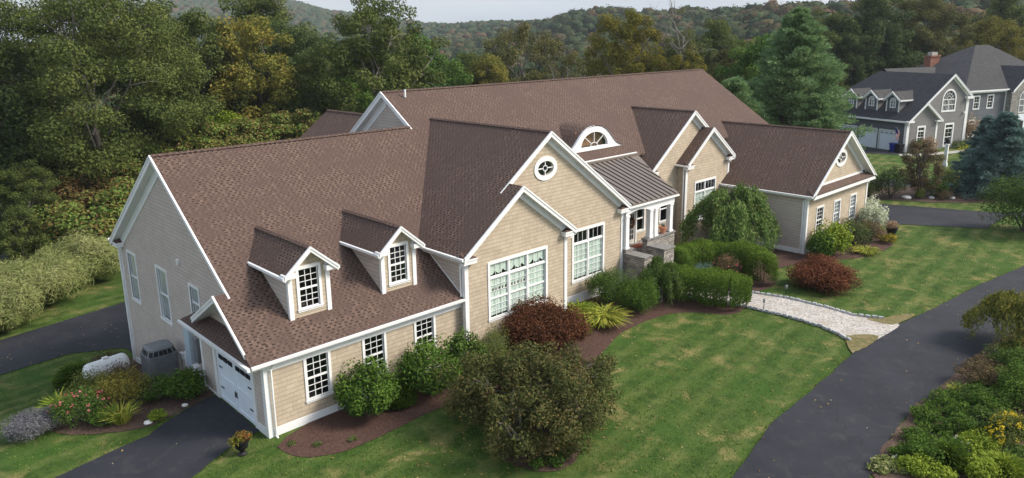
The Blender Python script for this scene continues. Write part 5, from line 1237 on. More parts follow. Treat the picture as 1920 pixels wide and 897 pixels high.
shrub('mounded_shrub', 'small yellow-green shrub just right of the dark red maple', 'shrub', 14.75, -2.3, .55, 1.1, 'lime', 7, leaf=.06, n=2600)
spiky('daylily_clump', 'arching yellow-tipped daylily leaves below the double window', 'daylily', 16.7, -2.0, 1.1, 1.0, 'strap', 8, n=420, L=1.15, Wd=.06, lean=1.0, curve=.9)
spiky('daylily_clump', 'upright light green daylily clump against the wall between the gables', 'daylily', 16.3, -.8, .9, .9, 'lime', 9, n=380, L=.9, Wd=.06, lean=.8, curve=.7)
shrub('boxwood', 'dark rounded boxwood under the double window', 'boxwood', 18.7, -.55, 1.3, 1.75, 'rhodo_d', 10, leaf=.075, n=12000)
shrub('boxwood', 'lighter green rounded boxwood in front of the dark boxwood', 'boxwood', 19.3, -2.15, 1.15, 1.75, 'box', 11, leaf=.075, n=12000)
weeping('weeping_conifer', 'dark weeping conifer in front of the stone porch wall', 'conifer', 21.35, -2.1, 1.25, 2.5, 'rhodo_d', 12, strands=420, per=34, L=.14, Wd=.035)
hedge('clipped_hedge', 'clipped green hedge along the near side of the gravel path', [(22.3, -1.3), (22.8, -2.6), (23.2, -3.8), (23.6, -5.0), (24.1, -5.9)], 1.9, 1.75, 'hedge', 13, leaf=.085, n=30000)
hedge('clipped_hedge', 'curved clipped hedge enclosing the roses behind the gravel path', [(25.6, .2), (27.2, .1), (28.7, -.5), (29.6, -1.6), (29.5, -3.0), (28.7, -4.1), (27.9, -4.7)], 1.7, 1.75, 'hedge', 14, leaf=.085, n=40000)
shrub('rose_bush', 'rose bush with red and pink blooms inside the curved hedge', 'rose', 27.4, -2.5, .95, 1.45, 'brown', 15, leaf=.07, n=3200, sp2='pinkfl', n2=16)
shrub('gray_green_shrub', 'small gray-green shrub between the two hedges', 'shrub', 25.7, -2.0, .7, 1.2, 'blue', 16, leaf=.06, n=2500)
shrub('low_shrub', 'bright green low shrub beside the stone stair wall', 'shrub', 25.9, -.6, .6, 1.6, 'rhodo', 17, leaf=.07, n=2400)
weeping('weeping_cherry', 'large green weeping cherry tree in front of the fourth gable', 'tree', 32.5, .2, 3.8, 4.9, 'weep', 18, strands=700, per=52, L=.2, Wd=.075, ry=3.0, bark='bark', lowest=.3)
shrub('hydrangea', 'bright green hydrangea under the first window of the right wing', 'hydrangea', 37.6, -4.4, 1.35, 1.9, 'lime', 19, leaf=.17, n=2600, asp=.7)
shrub('hydrangea', 'darker green hydrangea tucked at the left corner of the right wing', 'hydrangea', 36.5, -4.1, .95, 1.7, 'rhodo', 20, leaf=.15, n=1900, asp=.7)
shrub('dark_shrub', 'dark green shrub below the middle window of the right wing', 'shrub', 40.6, -4.5, 1.3, 1.9, 'dark', 21, leaf=.11, n=3200)
shrub('flowering_shrub', 'brownish shrub with pale pink flowers below the third wing window', 'shrub', 42.6, -4.9, 1.1, 1.5, 'brown', 22, leaf=.1, n=2400, sp2='peach', n2=18)
shrub('white_hydrangea', 'rounded hydrangea covered in cream-white flowers at the right wing corner', 'hydrangea', 45.2, -4.0, 1.1, 2.2, 'whiteflower', 23, leaf=.13, n=4200, asp=.8)
spiky('yellow_strap_plant', 'yellow strap-leaved plant at the lawn edge of the right wing bed', 'plant', 39.5, -5.9, .85, .6, 'strap', 24, n=260, L=.75, Wd=.05, lean=1.1, curve=.9)
shrub('marigold_patch', 'low orange and yellow flowers at the outer edge of the right wing bed', 'flowers', 43.2, -6.0, .7, .6, 'gold', 25, leaf=.08, n=1500, sp2='yelfl', n2=24)
up = empty('patio_urn', (44.9, -5.6, -.25)); tag(up, 'dark urn of dried flowers beside the white hydrangea', 'urn')
MB().lathe([(.25, 0), (.2, .1), (.36, .5), (.42, .72), (.36, .72)], 16).build('pot', M['black'], up)
rg0 = np.random.default_rng(3); v, f, q = clumps(rg0, np.array([[0, 0, .95], [.25, 0, .85], [-.2, .1, .9]]), np.array([[.4, .4, .3]] * 3), 260, .1, .05); np_mesh('dried_flowers', v, f, q, M['L_peach'], up)
shrub('red_maple_mound', 'low rust-red laceleaf maple mound on the lawn behind the gravel path', 'shrub', 30.3, -6.9, 1.9, 1.5, 'redmound', 26, leaf=.11, n=22000, asp=.55, up=.3, lumps=44)
# lawn tree in front
ct = tree('crabapple_tree', 'broad olive-brown multi-stem tree on the front lawn nearest the camera', 'tree', 7.1, -6.6, 0, 2.95, 2.85, 'crab', 27, leaf=.115, nc=170, per=215, flat=.85, c0=.02, tr=.09, cw=.17)
for k, (x, y, r_) in enumerate(((6.2, -8.5, .45), (7.0, -8.3, .4), (5.6, -8.2, .3), (7.9, -7.6, .4))):
    shrub('ground_cover', ['green leafy seedlings in the mulch under the lawn tree, nearest clump', 'green leafy clump right of the nearest seedlings under the lawn tree', 'smallest green clump left in the mulch under the lawn tree', 'green leafy clump at the right rim of the mulch under the lawn tree'][k], 'plant', x, y, r_, .3, 'rhodo', 30 + k, leaf=.09, n=420)
for k, (x, y) in enumerate(((1.0, -1.7), (.35, -1.0), (2.05, -2.3))):
    shrub('seedling', ['tiny green seedling in the mulch left of the first rhododendron', 'tiny plant by the garage corner downspout', 'tiny yellow-green seedling at the lawn edge before the rhododendron'][k], 'plant', x, y, .22, .14, 'box', 35 + k, leaf=.07, n=90)
# --- left bed
shrub('rose_bush', 'rose bush with many pink blooms in the left flower bed', 'rose', -4.6, 6.4, 1.05, 1.3, 'rhodo_d', 40, leaf=.075, n=4200, sp2='pinkfl', n2=26)
shrub('lavender_mound', 'silvery gray lavender mound at the lawn edge of the left bed', 'lavender', -6.2, 6.7, 1.05, .85, 'lavender', 41, leaf=.13, asp=.16, n=7000, up=.9)
shrub('yellowing_shrub', 'yellow and orange leaved shrub in the middle of the left bed', 'shrub', -2.9, 6.9, 1.15, 1.35, 'yellow', 42, leaf=.09, n=3600)
shrub('yellowing_shrub', 'light green and yellow shrub behind the pink roses', 'shrub', -3.9, 8.6, 1.0, 1.25, 'mound', 43, leaf=.08, n=2800)
shrub('green_perennials', 'lush green perennials against the garage door end of the left bed', 'plants', -1.0, 5.55, .95, 1.0, 'rhodo', 44, leaf=.12, n=3200)
shrub('dark_rose', 'dark green rose bush with one red bloom beside the air conditioner', 'rose', -1.95, 6.3, .8, .9, 'rhodo_d', 45, leaf=.07, n=2800, sp2='pinkfl', n2=5)
spiky('strap_plant', 'spiky yellow-green strap plant in the left bed near the drive', 'plant', -3.5, 5.15, .5, .8, 'strap', 46, n=160, L=.8, Wd=.04, lean=.5)
shrub('lime_perennial', 'lime green low perennial beside the flat white stone', 'plant', -2.45, 4.45, .38, .28, 'lime', 47, leaf=.1, n=480)
shrub('green_perennials', 'mixed green perennials in front of the yellowing shrub', 'plants', -4.0, 5.5, .7, .6, 'box', 48, leaf=.08, n=1500)
spiky('fern_clump', 'yellow-green fern rising behind the pink rose bush', 'fern', -5.0, 8.0, .7, 1.2, 'lime', 49, n=300, L=.7, Wd=.06, lean=.5)
spiky('juniper', 'spreading green juniper at the back of the left bed by the lower drive', 'juniper', -2.6, 16.3, 1.5, 1.3, 'hedge', 50, n=3600, L=.5, Wd=.05, lean=1.1)
shrub('brown_tipped_shrub', 'brown-tipped shrub behind the white tank', 'shrub', -1.0, 16.4, 1.1, 1.15, 'crab', 51, leaf=.09, n=2800)
shrub('russet_shrub', 'reddish twiggy shrub in front of the white tank', 'shrub', -1.75, 12.0, .95, .95, 'brown', 52, leaf=.08, n=2000)
shrub('yellow_shrub', 'yellow and orange shrub between the tank and the air conditioner', 'shrub', -2.9, 9.4, 1.0, 1.0, 'yellow', 53, leaf=.085, n=3200)
# planter plants
rg0 = np.random.default_rng(5); v, f, q = clumps(rg0, np.array([[0, 0, .68], [.18, .1, .6], [-.2, 0, .6]]), np.array([[.28, .28, .18]] * 3), 200, .08, .05); np_mesh('flowers', v, f, q, M['L_gold'], pl_)
v, f, q = clumps(rg0, np.array([[.0, .0, .78], [.15, -.1, .66]]), np.array([[.2, .2, .15]] * 2), 60, .09, .07); np_mesh('red_flowers', v, f, q, M['L_rust'], pl_)
v, f, q = clumps(rg0, np.array([[.0, .0, .5]]), np.array([[.12, .12, .1]]), 90, .12, .03); np_mesh('plant', v, f, q, M['L_blue'], tp)
v, f, q = clumps(rg0, np.array([[.24 * math.cos(t), 0, .24 * math.sin(t)] for t in np.linspace(0, 6.28, 13)[:-1]]), np.full((12, 3), .09), 60, .08, .05); np_mesh('leaves', v, f, q, M['L_rust'], wr)
# pampas-like grasses at the far left
for k, (x, y, r_, h_, lab) in enumerate(((-4.4, 27.6, 2.6, 2.6, 'tall feathery pale grass mound at the left frame edge beyond the lower drive'), (-1.7, 30.6, 3.0, 3.1, 'large pale green feathery grass mound, middle of the row beyond the drive'), (1.9, 34.0, 2.9, 3.0, 'rearmost feathery grass mound nearest the house corner'), (-4.9, 32.6, 2.8, 3.1, 'yellowish grass mound behind the left one'))):
    g_ = shrub('feathery_grass', lab, 'ornamental grass', x, y, r_, h_, 'pampas', 60 + k, n=19000, leaf=.5, asp=.07, up=.7, lumps=34, group='feathery grasses beyond the lower drive')
# sumac grove
SU = [(4.3, 40.5, -2.98, 5.1), (6.0, 45.3, -3.44, 6.9), (8.6, 46.7, -3.6, 8.3), (7.2, 39.8, -2.92, 6.0), (12.4, 47.7, -3.72, 8.9), (15.5, 48.7, -3.85, 9.7), (18.6, 48.6, -3.84, 10.1), (21.7, 48.4, -3.8, 10.3), (24.8, 48.1, -3.77, 10.5), (27.1, 46.9, -3.69, 10.7)]
pos = ['leftmost low sumac by the feathery grasses', 'second sumac from the left with rusty leaves', 'third sumac from the left, above the grasses', 'low sumac leaning to the garage gable', 'sumac just left of the garage ridge end', 'sumac behind the left end of the garage ridge', 'broad sumac behind the garage ridge', 'bright green sumac behind the middle of the garage ridge', 'sumac left of the rear wing roof', 'rightmost sumac touching the rear wing roof']
for k, (x, y, z, h) in enumerate(SU):
    tree('sumac_tree', pos[k], 'tree', x, y, z, h, 3.9 if k < 8 else 3.2, 'sumacred' if k == 1 else 'sumac', 70 + k, leaf=.30, nc=75, per=190, flat=.65, c0=.45 if k > 3 else .15, tr=.1, cw=.26, up=1.0)
# --- woods
big = tree('maple_tree', 'huge dark green spreading maple at the upper left with pale forked trunk', 'tree', 9.1, 53.8, -4.5, 25.4, 10.5, 'maple', 100, leaf=.26, nc=330, per=430, flat=.6, c0=.10, bark='palebark', cw=.17, tr=.42)
m2 = tree('maple_tree', 'dark green maple right of the huge maple, under the hazy hill', 'tree', 20.2, 60.5, -5.4, 24.0, 7.0, 'maple', 101, leaf=.32, nc=170, per=300, flat=.7, c0=.08, bark='palebark', cw=.2)
tree('golden_tree', 'tall yellow-orange tree left of center behind the garage roof', 'tree', 27.2, 57.6, -5.2, 22.8, 6.0, 'yellow', 102, leaf=.34, nc=170, per=210, flat=.85, c0=.06, cw=.19)
tb = tree('half_bare_tree', 'tall dark tree with bare white branches rising above the main roof peak', 'tree', 36.1, 46.2, -3.8, 22.8, 6.9, 'maple', 103, leaf=.34, nc=230, per=170, flat=.75, c0=.06, bare=.12, bark='palebark', cw=.17, tr=.38)
gt = tree('green_tree', 'yellow-green full tree right of the half bare tree', 'tree', 52.5, 59.8, -2.3, 17.3, 5.7, 'green', 104, leaf=.34, nc=150, per=220, flat=.85, c0=.06, cw=.2)
bt = tree('brown_oak', 'brownish thin oak with gray limbs above the middle of the main roof', 'tree', 75, 63.4, -1.5, 18.4, 7.2, 'olive', 105, leaf=.36, nc=190, per=130, flat=.8, c0=.08, bare=.15, bark='palebark', cw=.17)
yt = tree('golden_tree', 'yellow-green autumn tree beside the bare snag', 'tree', 68.7, 37.5, -.3, 18.0, 5.0, 'gold', 106, leaf=.32, nc=140, per=160, flat=.8, c0=.12, bark='palebark', cw=.2)
dk = tree('dark_oak', 'dark oak behind the white pine, left of the gray house', 'tree', 124.5, 27.0, -0.67, 21.1, 7.0, 'dark', 107, leaf=.38, nc=200, per=200, flat=.8, c0=.06, cw=.18)
def snag(lab, x, y, z, h, seed):
    rg = np.random.default_rng(seed); root = empty('bare_tree', (x, y, z)); tag(root, lab, 'tree'); mb = MB()
    tr = limb(mb, rg, (0, 0, -.3), (.6, .3, h * .8), .3, .1, 0, 8); tr2 = limb(mb, rg, tr[3], (-1.2, .4, h), .16, .03, 0, 6)
    for i in range(26):
        s = (tr if i % 2 else tr2)[min(6, 2 + i % 6)]; a = rg.uniform(0, 6.28); L = rg.uniform(1.2, 3.6); e = s + (math.cos(a) * L, math.sin(a) * L, L * rg.uniform(.3, 1.1)); pp = limb(mb, rg, s, e, .07, .02, 0, 4)
        for _ in range(5): limb(mb, rg, pp[2 + _ % 3], pp[2 + _ % 3] + rg.normal(size=3) * .8 + (0, 0, .3), .025, .008, 0, 2)
    mb.build('trunk', M['palebark'], root, uv=False, fix=False)
    CC = tr[5] + rg.normal(size=(16, 3)) * (1.5, 1.5, 3.0); v, f, q = clumps(rg, CC, np.full((16, 3), .7), 70, .3, .18); np_mesh('crown', v, f, q, M['L_olive'], root)
snag('tall nearly bare dead tree standing above the right half of the main roof', 69.0, 30.3, -.3, 20.2, 108)
def bare_crown(lab, x, y, z, h, r, seed):
    rg = np.random.default_rng(seed); root = empty('bare_tree', (x, y, z)); tag(root, lab, 'tree'); mb = MB(); tr = limb(mb, rg, (0, 0, -.3), (0, 0, h * .4), .2, .13, 0, 4)
    for i in range(16):
        a = rg.uniform(0, 6.28); e = tr[-1] + np.array([math.cos(a) * r * .8, math.sin(a) * r * .8, h * rg.uniform(.2, .55)]); pp = limb(mb, rg, tr[2 + i % 3], e, .1, .03, 0, 5)
        for k in range(9): limb(mb, rg, pp[1 + k % 5], pp[1 + k % 5] + rg.normal(size=3) * r * .28 + (0, 0, .2 * r), .035, .01, 0, 3)
    mb.build('trunk', M['palebark'], root, uv=False, fix=False)
bare_crown('leafless gray-limbed tree left of the yellow-green autumn tree', 68, 46.0, -.4, 11.5, 5, 110)
# copies standing in the woods: each with its own place and tint
W_ = [(dk, 'tree at the left frame edge with a dark crown', -1.6, 53.7, -4.5, .95, 1, None), (m2, 'low dark tree at the left edge behind the feathery grasses', 1.4, 45.2, -3.43, 0.36, 2, 'maple'), (gt, 'green leafy tree at the left edge, just above the grass mounds', -0.5, 39.4, -2.89, 0.32, 3, 'maple'),
      (m2, 'dark green young tree between left edge and sumacs', 5.3, 50.5, -4.08, 0.34, 4, 'dark'), (gt, 'lighter green tree under the huge maple', 9.2, 59.9, -5.31, 0.58, 5, 'green'), (gt, 'small bright yellow-green tree above the sumacs', 21.7, 52.5, -4.3, .66, 6, 'lime'),
      (dk, 'dark tree below the huge maple crown on the right', 20.5, 62, -5.5, .72, 7, 'dark'), (dk, 'dark crown behind the top of the yellow-orange tree', 37.7, 77.4, -7.1, 1.3, 8, 'maple'), (m2, 'dark green tree between the yellow-orange tree and the half bare tree', 36.2, 66, -6.1, .95, 9, 'dark'),
      (m2, 'dark tree behind the left end of the main ridge', 33, 56.4, -5.1, .74, 10, 'maple'), (dk, 'dark low tree right of the yellow-green full tree', 62, 61.7, -1.6, .64, 11, 'maple'), (gt, 'small orange tree behind the main ridge', 61.4, 57, -1.3, .76, 12, 'yellow'), (gt, 'low green-brown tree right of the small orange tree', 63.7, 49.3, -.8, .6, 13, 'olive'),
      (bt, 'low brown tree right of the brown oak', 78.1, 54.4, -1.0, .72, 14, 'olive'), (yt, 'low golden tree under the bare snag', 71.5, 30.2, -.3, .70, 15, 'gold'), (dk, 'dark green tree right of the bare snag', 100.6, 44, -1.5, .85, 16, 'maple'), (gt, 'olive and orange tree left of the white pine', 79.7, 28.4, -.3, .76, 17, 'olive'),
      (gt, 'light green narrow tree at the left flank of the white pine', 66.1, 15.7, -.4, .84, 18, 'green'), (m2, 'dark tree above the left shoulder of the white pine', 117.7, 33, -1.1, .80, 19, 'maple'), (m2, 'dark brown-green oak right above the gray house dormers', 134.6, 22.3, -0.76, 0.93, 20, 'olive'),
      (dk, 'low dark tree behind the gray house ridge', 131.6, 25.1, -0.74, 0.73, 21, 'dark'), (gt, 'broad golden tree behind the gray hip roof', 149.8, 16.4, -0.89, 1.02, 22, 'gold'), (dk, 'tall dark tree at the upper right corner', 160.3, 15.2, -.9, 1.05, 23, 'maple'), (dk, 'dark tree between the white pine and the gray house garage', 117.7, 27.7, -0.7, 0.69, 24, 'dark'),
      (gt, 'green tree behind the rear of the yellow-green full tree', 60, 72, -3.2, .9, 25, 'maple'), (bt, 'thin brown oak left of the bare snag', 88, 50, -1.2, .86, 26, 'olive'), (yt, 'golden tree to the right of the hip roof peak', 136.0, 9.4, -0.7, 0.91, 27, 'gold'), (m2, 'dark tree behind the half bare tree', 44, 62, -4, .82, 28, 'maple')]
W_ += [(gt, 'mid green bushy tree between the huge maple and the sumacs', 18.6, 59.3, -5.23, 0.71, 31, 'maple'), (gt, 'green bushy tree under the yellow-orange tree', 28.0, 59.8, -5.37, 0.75, 32, 'green'), (gt, 'olive bushy tree left of the rear wing roof', 29.6, 52.4, -4.47, 0.76, 33, 'maple'), (m2, 'mid green tree filling the gap below the half bare tree', 40.1, 57.9, -5.02, 0.67, 34, 'green'), (gt, 'leafy green tree at the left edge under the maple crown', 4.0, 52.8, -4.38, 0.72, 35, 'maple')]
for o_, lab, x, y, z, s, rz, sp in W_: dup_tree(o_, lab, x, y, z, s, rz * 1.3, sp=sp)
WG = np.random.default_rng(77)
for k in range(26):
    px = WG.uniform(5, 78); dd = WG.uniform(92, 140) if px < 45 else WG.uniform(118, 160)
    if px > 66: dd += 25
    x = CAM[0] + dd * math.sin(R(px)); y = CAM[1] + dd * math.cos(R(px))
    o_ = (m2, gt, dk, bt)[k % 4]; dup_tree(o_, 'dark leafy tree deep in the woods behind the houses', x, y, HF(x, y) - .4, WG.uniform(.52, .72), WG.uniform(0, 6), 'trees deep in the woods', sp=('maple', 'dark', 'olive', 'green', 'maple')[k % 5])
conifer('white_pine', 'big blue-green white pine between the tan house and the gray house', 56.5, 8.1, -.3, 16.6, 6.9, 'pine', 120, nb=170, per=60, L=.44, Wd=.10, lift=.22, droop=0, power=.72, puff=.125, flat=.5)
conifer('pine_tree', 'lower green pine boughs left in front of the white pine', 49.8, 10.4, -.3, 10.6, 5.6, 'pine', 121, nb=90, per=62, L=.40, Wd=.10, lift=.2, droop=.0, power=.7, puff=.17, flat=.5)
conifer('pine_tree', 'pine behind the right wing ridge, right in front of the white pine', 54.0, 4.6, -.3, 9.2, 3.7, 'pine', 122, nb=80, per=62, L=.40, Wd=.10, lift=.2, droop=.0, power=.7, puff=.17, flat=.5)
conifer('blue_spruce', 'large blue spruce at the right frame edge before the gray house', 66.5, -7.0, -.3, 7.4, 4.2, 'blue', 123, nb=130, per=60, L=.26, Wd=.08, droop=.1, power=.8, puff=.14, flat=.45)
conifer('blue_spruce', 'second blue spruce behind the large one, left of the entry gable', 71.8, -4.3, -.3, 6.5, 2.9, 'blue', 124, nb=90, per=55, L=.26, Wd=.08, droop=.1, puff=.15, flat=.45)
shrub('evergreen_shrub', 'big rounded dark green shrub at the right edge by the far driveway', 'shrub', 53.0, -11.9, 3.0, 4.7, 'rhodo_d', 125, leaf=.15, n=15000)
tree('small_maple', 'small tree with reddish-brown top in the garden island before the gray house', 'tree', 60.2, -2.4, -.3, 5.2, 1.6, 'brown', 126, leaf=.14, nc=50, per=150, flat=.8, c0=.05, cw=.26)
shrub('island_shrub', 'dark green shrub at the left of the garden island', 'shrub', 58.6, -.6, 1.5, 2.6, 'dark', 127, leaf=.13, n=3200)
shrub('island_shrub', 'olive shrub with yellow tips left in the garden island', 'shrub', 57.5, .9, 1.2, 1.6, 'mound', 128, leaf=.12, n=2200)
shrub('goldenrod', 'goldenrod shrub with yellow tops right of the reddish small tree', 'shrub', 63.0, -3.6, 1.5, 2.3, 'mound', 129, leaf=.1, n=3400, sp2='yelfl', n2=10)
shrub('island_shrub', 'dark green shrub in front of the goldenrod', 'shrub', 61.2, -3.5, 1.2, 1.7, 'rhodo_d', 130, leaf=.1, n=2600)
shrub('lime_shrub', 'small lime green shrub beside the long white rock', 'shrub', 59.9, -2.7, .42, .9, 'lime', 131, leaf=.09, n=700)
shrub('island_shrub', 'brown low shrub between the white rock and the birdbath', 'shrub', 60.9, -4.2, .9, .8, 'brown', 137, leaf=.09, n=1200)
shrub('golden_conifer', 'bright yellow conifer shrub on the gray house lawn', 'shrub', 83.4, -.3, 1.5, 2.1, 'lime', 132, leaf=.12, n=3400, sp2='yelfl', n2=60)
shrub('round_boxwood', 'round dark boxwood at the gray house garage corner', 'boxwood', *nbp(1.0, -.9)[:2], .95, 1.6, 'dark', 133, leaf=.09, n=2600)
shrub('hydrangea', 'peach hydrangea below the first gray house window', 'hydrangea', *nbp(2.9, -.9)[:2], 1.15, 1.6, 'peach', 134, leaf=.13, n=2200)
shrub('hydrangea', 'tall pale pink hydrangea beside the gray house entrance wing', 'hydrangea', *nbp(12.6, .2)[:2], 1.5, 3.6, 'peach', 135, leaf=.15, n=3200, sp2='whiteflower', n2=20)
shrub('foundation_shrub', 'low dark shrubs along the gray house gable wall', 'shrub', *nbp(9.0, -.9)[:2], 1.9, 1.0, 'dark', 136, leaf=.1, n=2600, ry=.7, rz=R(-19))
shrub('variegated_shrub', 'pale yellow-green shrub glowing between the two spruces', 'shrub', 73.5, -7.0, 1.8, 2.9, 'whiteflower', 138, leaf=.13, n=2600)
# --- lower right bed
weeping('weeping_cherry', 'yellowing weeping tree at the right frame edge over the driveway', 'tree', 28.3, -16.9, 2.0, 2.75, 'weepT', 140, strands=520, per=44, L=.15, Wd=.05, lowest=.5)
LR = [('shrub', 'goldenrod', 'yellow flowering goldenrod at the lower right edge', 18.3, -18.9, .85, .95, 'mound', .08, 2600, 'yelfl', 60),
 ('spiky', 'feathery_shrub', 'feathery green shrub at the bottom right', 15.4, -17.9, .95, 1.05, 'hedge', .3, 2600, None, 0),
 ('spiky', 'lime_fern', 'lime green ferny plant at the bottom right corner', 16.2, -19.3, 1.1, .8, 'lime', .35, 1900, None, 0),
 ('shrub', 'green_shrub', 'bright green shrub below the yellowing weeping tree', 22.5, -18.2, .85, 1.35, 'box', .09, 2600, None, 0),
 ('shrub', 'green_shrub', 'green shrub halfway down the right edge, above the goldenrod', 20.2, -17.9, .7, .7, 'box', .08, 1900, None, 0),
 ('shrub', 'green_shrub', 'rounded green leafy shrub left of the goldenrod', 17.9, -17.5, .55, .6, 'rhodo', .08, 1500, None, 0),
 ('shrub', 'low_perennial', 'pale gray-green low plant spilling onto the driveway edge', 18.1, -16.3, .55, .4, 'box', .1, 900, None, 0),
 ('shrub', 'low_perennial', 'green low plant at the driveway edge below the twiggy shrub', 20.1, -16.5, .6, .45, 'rhodo', .1, 800, None, 0),
 ('shrub', 'low_perennial', 'small upright green plant in the mulch center of the right bed', 19.0, -17.2, .4, .6, 'box', .09, 700, None, 0),
 ('shrub', 'twiggy_shrub', 'brown twiggy shrub at the driveway edge under the weeping tree', 22.6, -16.8, .85, .8, 'brown', .09, 1300, None, 0),
 ('shrub', 'green_shrub', 'dark green shrub under the weeping tree at the right edge', 25.0, -17.6, 1.0, 1.0, 'rhodo_d', .09, 2200, None, 0),
 ('shrub', 'white_daisies', 'small plant with white flowers by the goldenrod', 16.6, -17.9, .4, .45, 'rhodo', .07, 600, 'whiteflower', 12),
 ('shrub', 'white_daisies', 'low gray-green plant with white flowers at the bottom edge of the right bed', 14.2, -16.9, .4, .3, 'rhodo', .07, 500, 'whiteflower', 9),
 ('shrub', 'low_perennial', 'leafy green plant between the feathery shrub and the driveway', 16.3, -16.7, .5, .4, 'rhodo', .09, 700, None, 0),
 ('shrub', 'low_perennial', 'pale green ground plant near the bottom of the right bed', 15.0, -16.6, .45, .3, 'box', .09, 700, None, 0),
 ('spiky', 'daylily_clump', 'small strap-leaved clump at the driveway edge of the right bed', 21.2, -16.6, .4, .5, 'strap', .5, 120, None, 0)]
LR += [('shrub', 'green_shrub', 'wide light green shrub at the right edge between goldenrod and the weeping tree', 21.5, -18.9, 1.0, 1.1, 'rhodo', .1, 2600, None, 0),
 ('shrub', 'ground_cover', 'patchy green ground cover in the middle of the right bed', 19.4, -16.6, .7, .28, 'box', .1, 900, None, 0),
 ('shrub', 'ground_cover', 'patchy green ground cover beside the feathery shrub', 17.0, -17.0, .8, .3, 'rhodo', .1, 1000, None, 0),
 ('shrub', 'dry_twigs', 'pile of dry tan twigs at the driveway edge near the bottom of the frame', 13.8, -16.5, .5, .22, 'pampas', .16, 600, None, 0),
 ('shrub', 'twiggy_shrub', 'thin brown shrub just in front of the weeping tree', 24.3, -16.6, .8, .6, 'brown', .09, 900, None, 0)]
RB = np.random.default_rng(91); WH_ = ['in front of the feathery shrub', 'beside the white daisies', 'between the goldenrod and the driveway', 'under the twiggy shrub', 'behind the goldenrod', 'at the lower right corner', 'along the driveway edge midway', 'between the two green shrubs', 'beside the strap-leaved clump', 'near the dry twigs', 'close to the lime fern', 'below the weeping tree on the bed side', 'in the mulch center', 'at the far end of the right bed', 'by the wide light green shrub', 'at the upper driveway edge']
for k, (x, y) in enumerate(((15.0, -17.2), (17.2, -18.3), (18.8, -18.0), (23.4, -17.4), (19.6, -19.4), (15.2, -18.9), (20.9, -17.2), (21.3, -18.1), (22.0, -17.4), (14.2, -17.6), (17.2, -19.6), (26.2, -18.0), (19.6, -18.5), (30.5, -17.8), (22.6, -19.8), (27.2, -17.0))):
    LR.append(('shrub', 'ground_plant', ('leafy green', 'pale green', 'dark green', 'olive')[k % 4] + ' low plant of the right bed ' + WH_[k], x, y, float(RB.uniform(.5, .8)), float(RB.uniform(.35, .7)), ('rhodo', 'lime', 'rhodo_d', 'mound')[k % 4], .1, 1500, None, 0))
for k, (kind, nm, lab, x, y, r_, h_, sp, lf, n_, s2, n2) in enumerate(LR):
    if kind == 'shrub': shrub(nm, lab, 'plant', x, y, r_ * 1.22, h_ * 1.12, sp, 150 + k, leaf=lf, n=int(n_ * 1.3), sp2=s2, n2=n2, ry=r_ * (.8 + .35 * ((k * 7) % 5) / 4), rz=k * 1.1, lumps=18)
    else: spiky(nm, lab, 'plant', x, y, r_, h_, sp, 150 + k, n=n_, L=lf, Wd=.04, lean=.8)

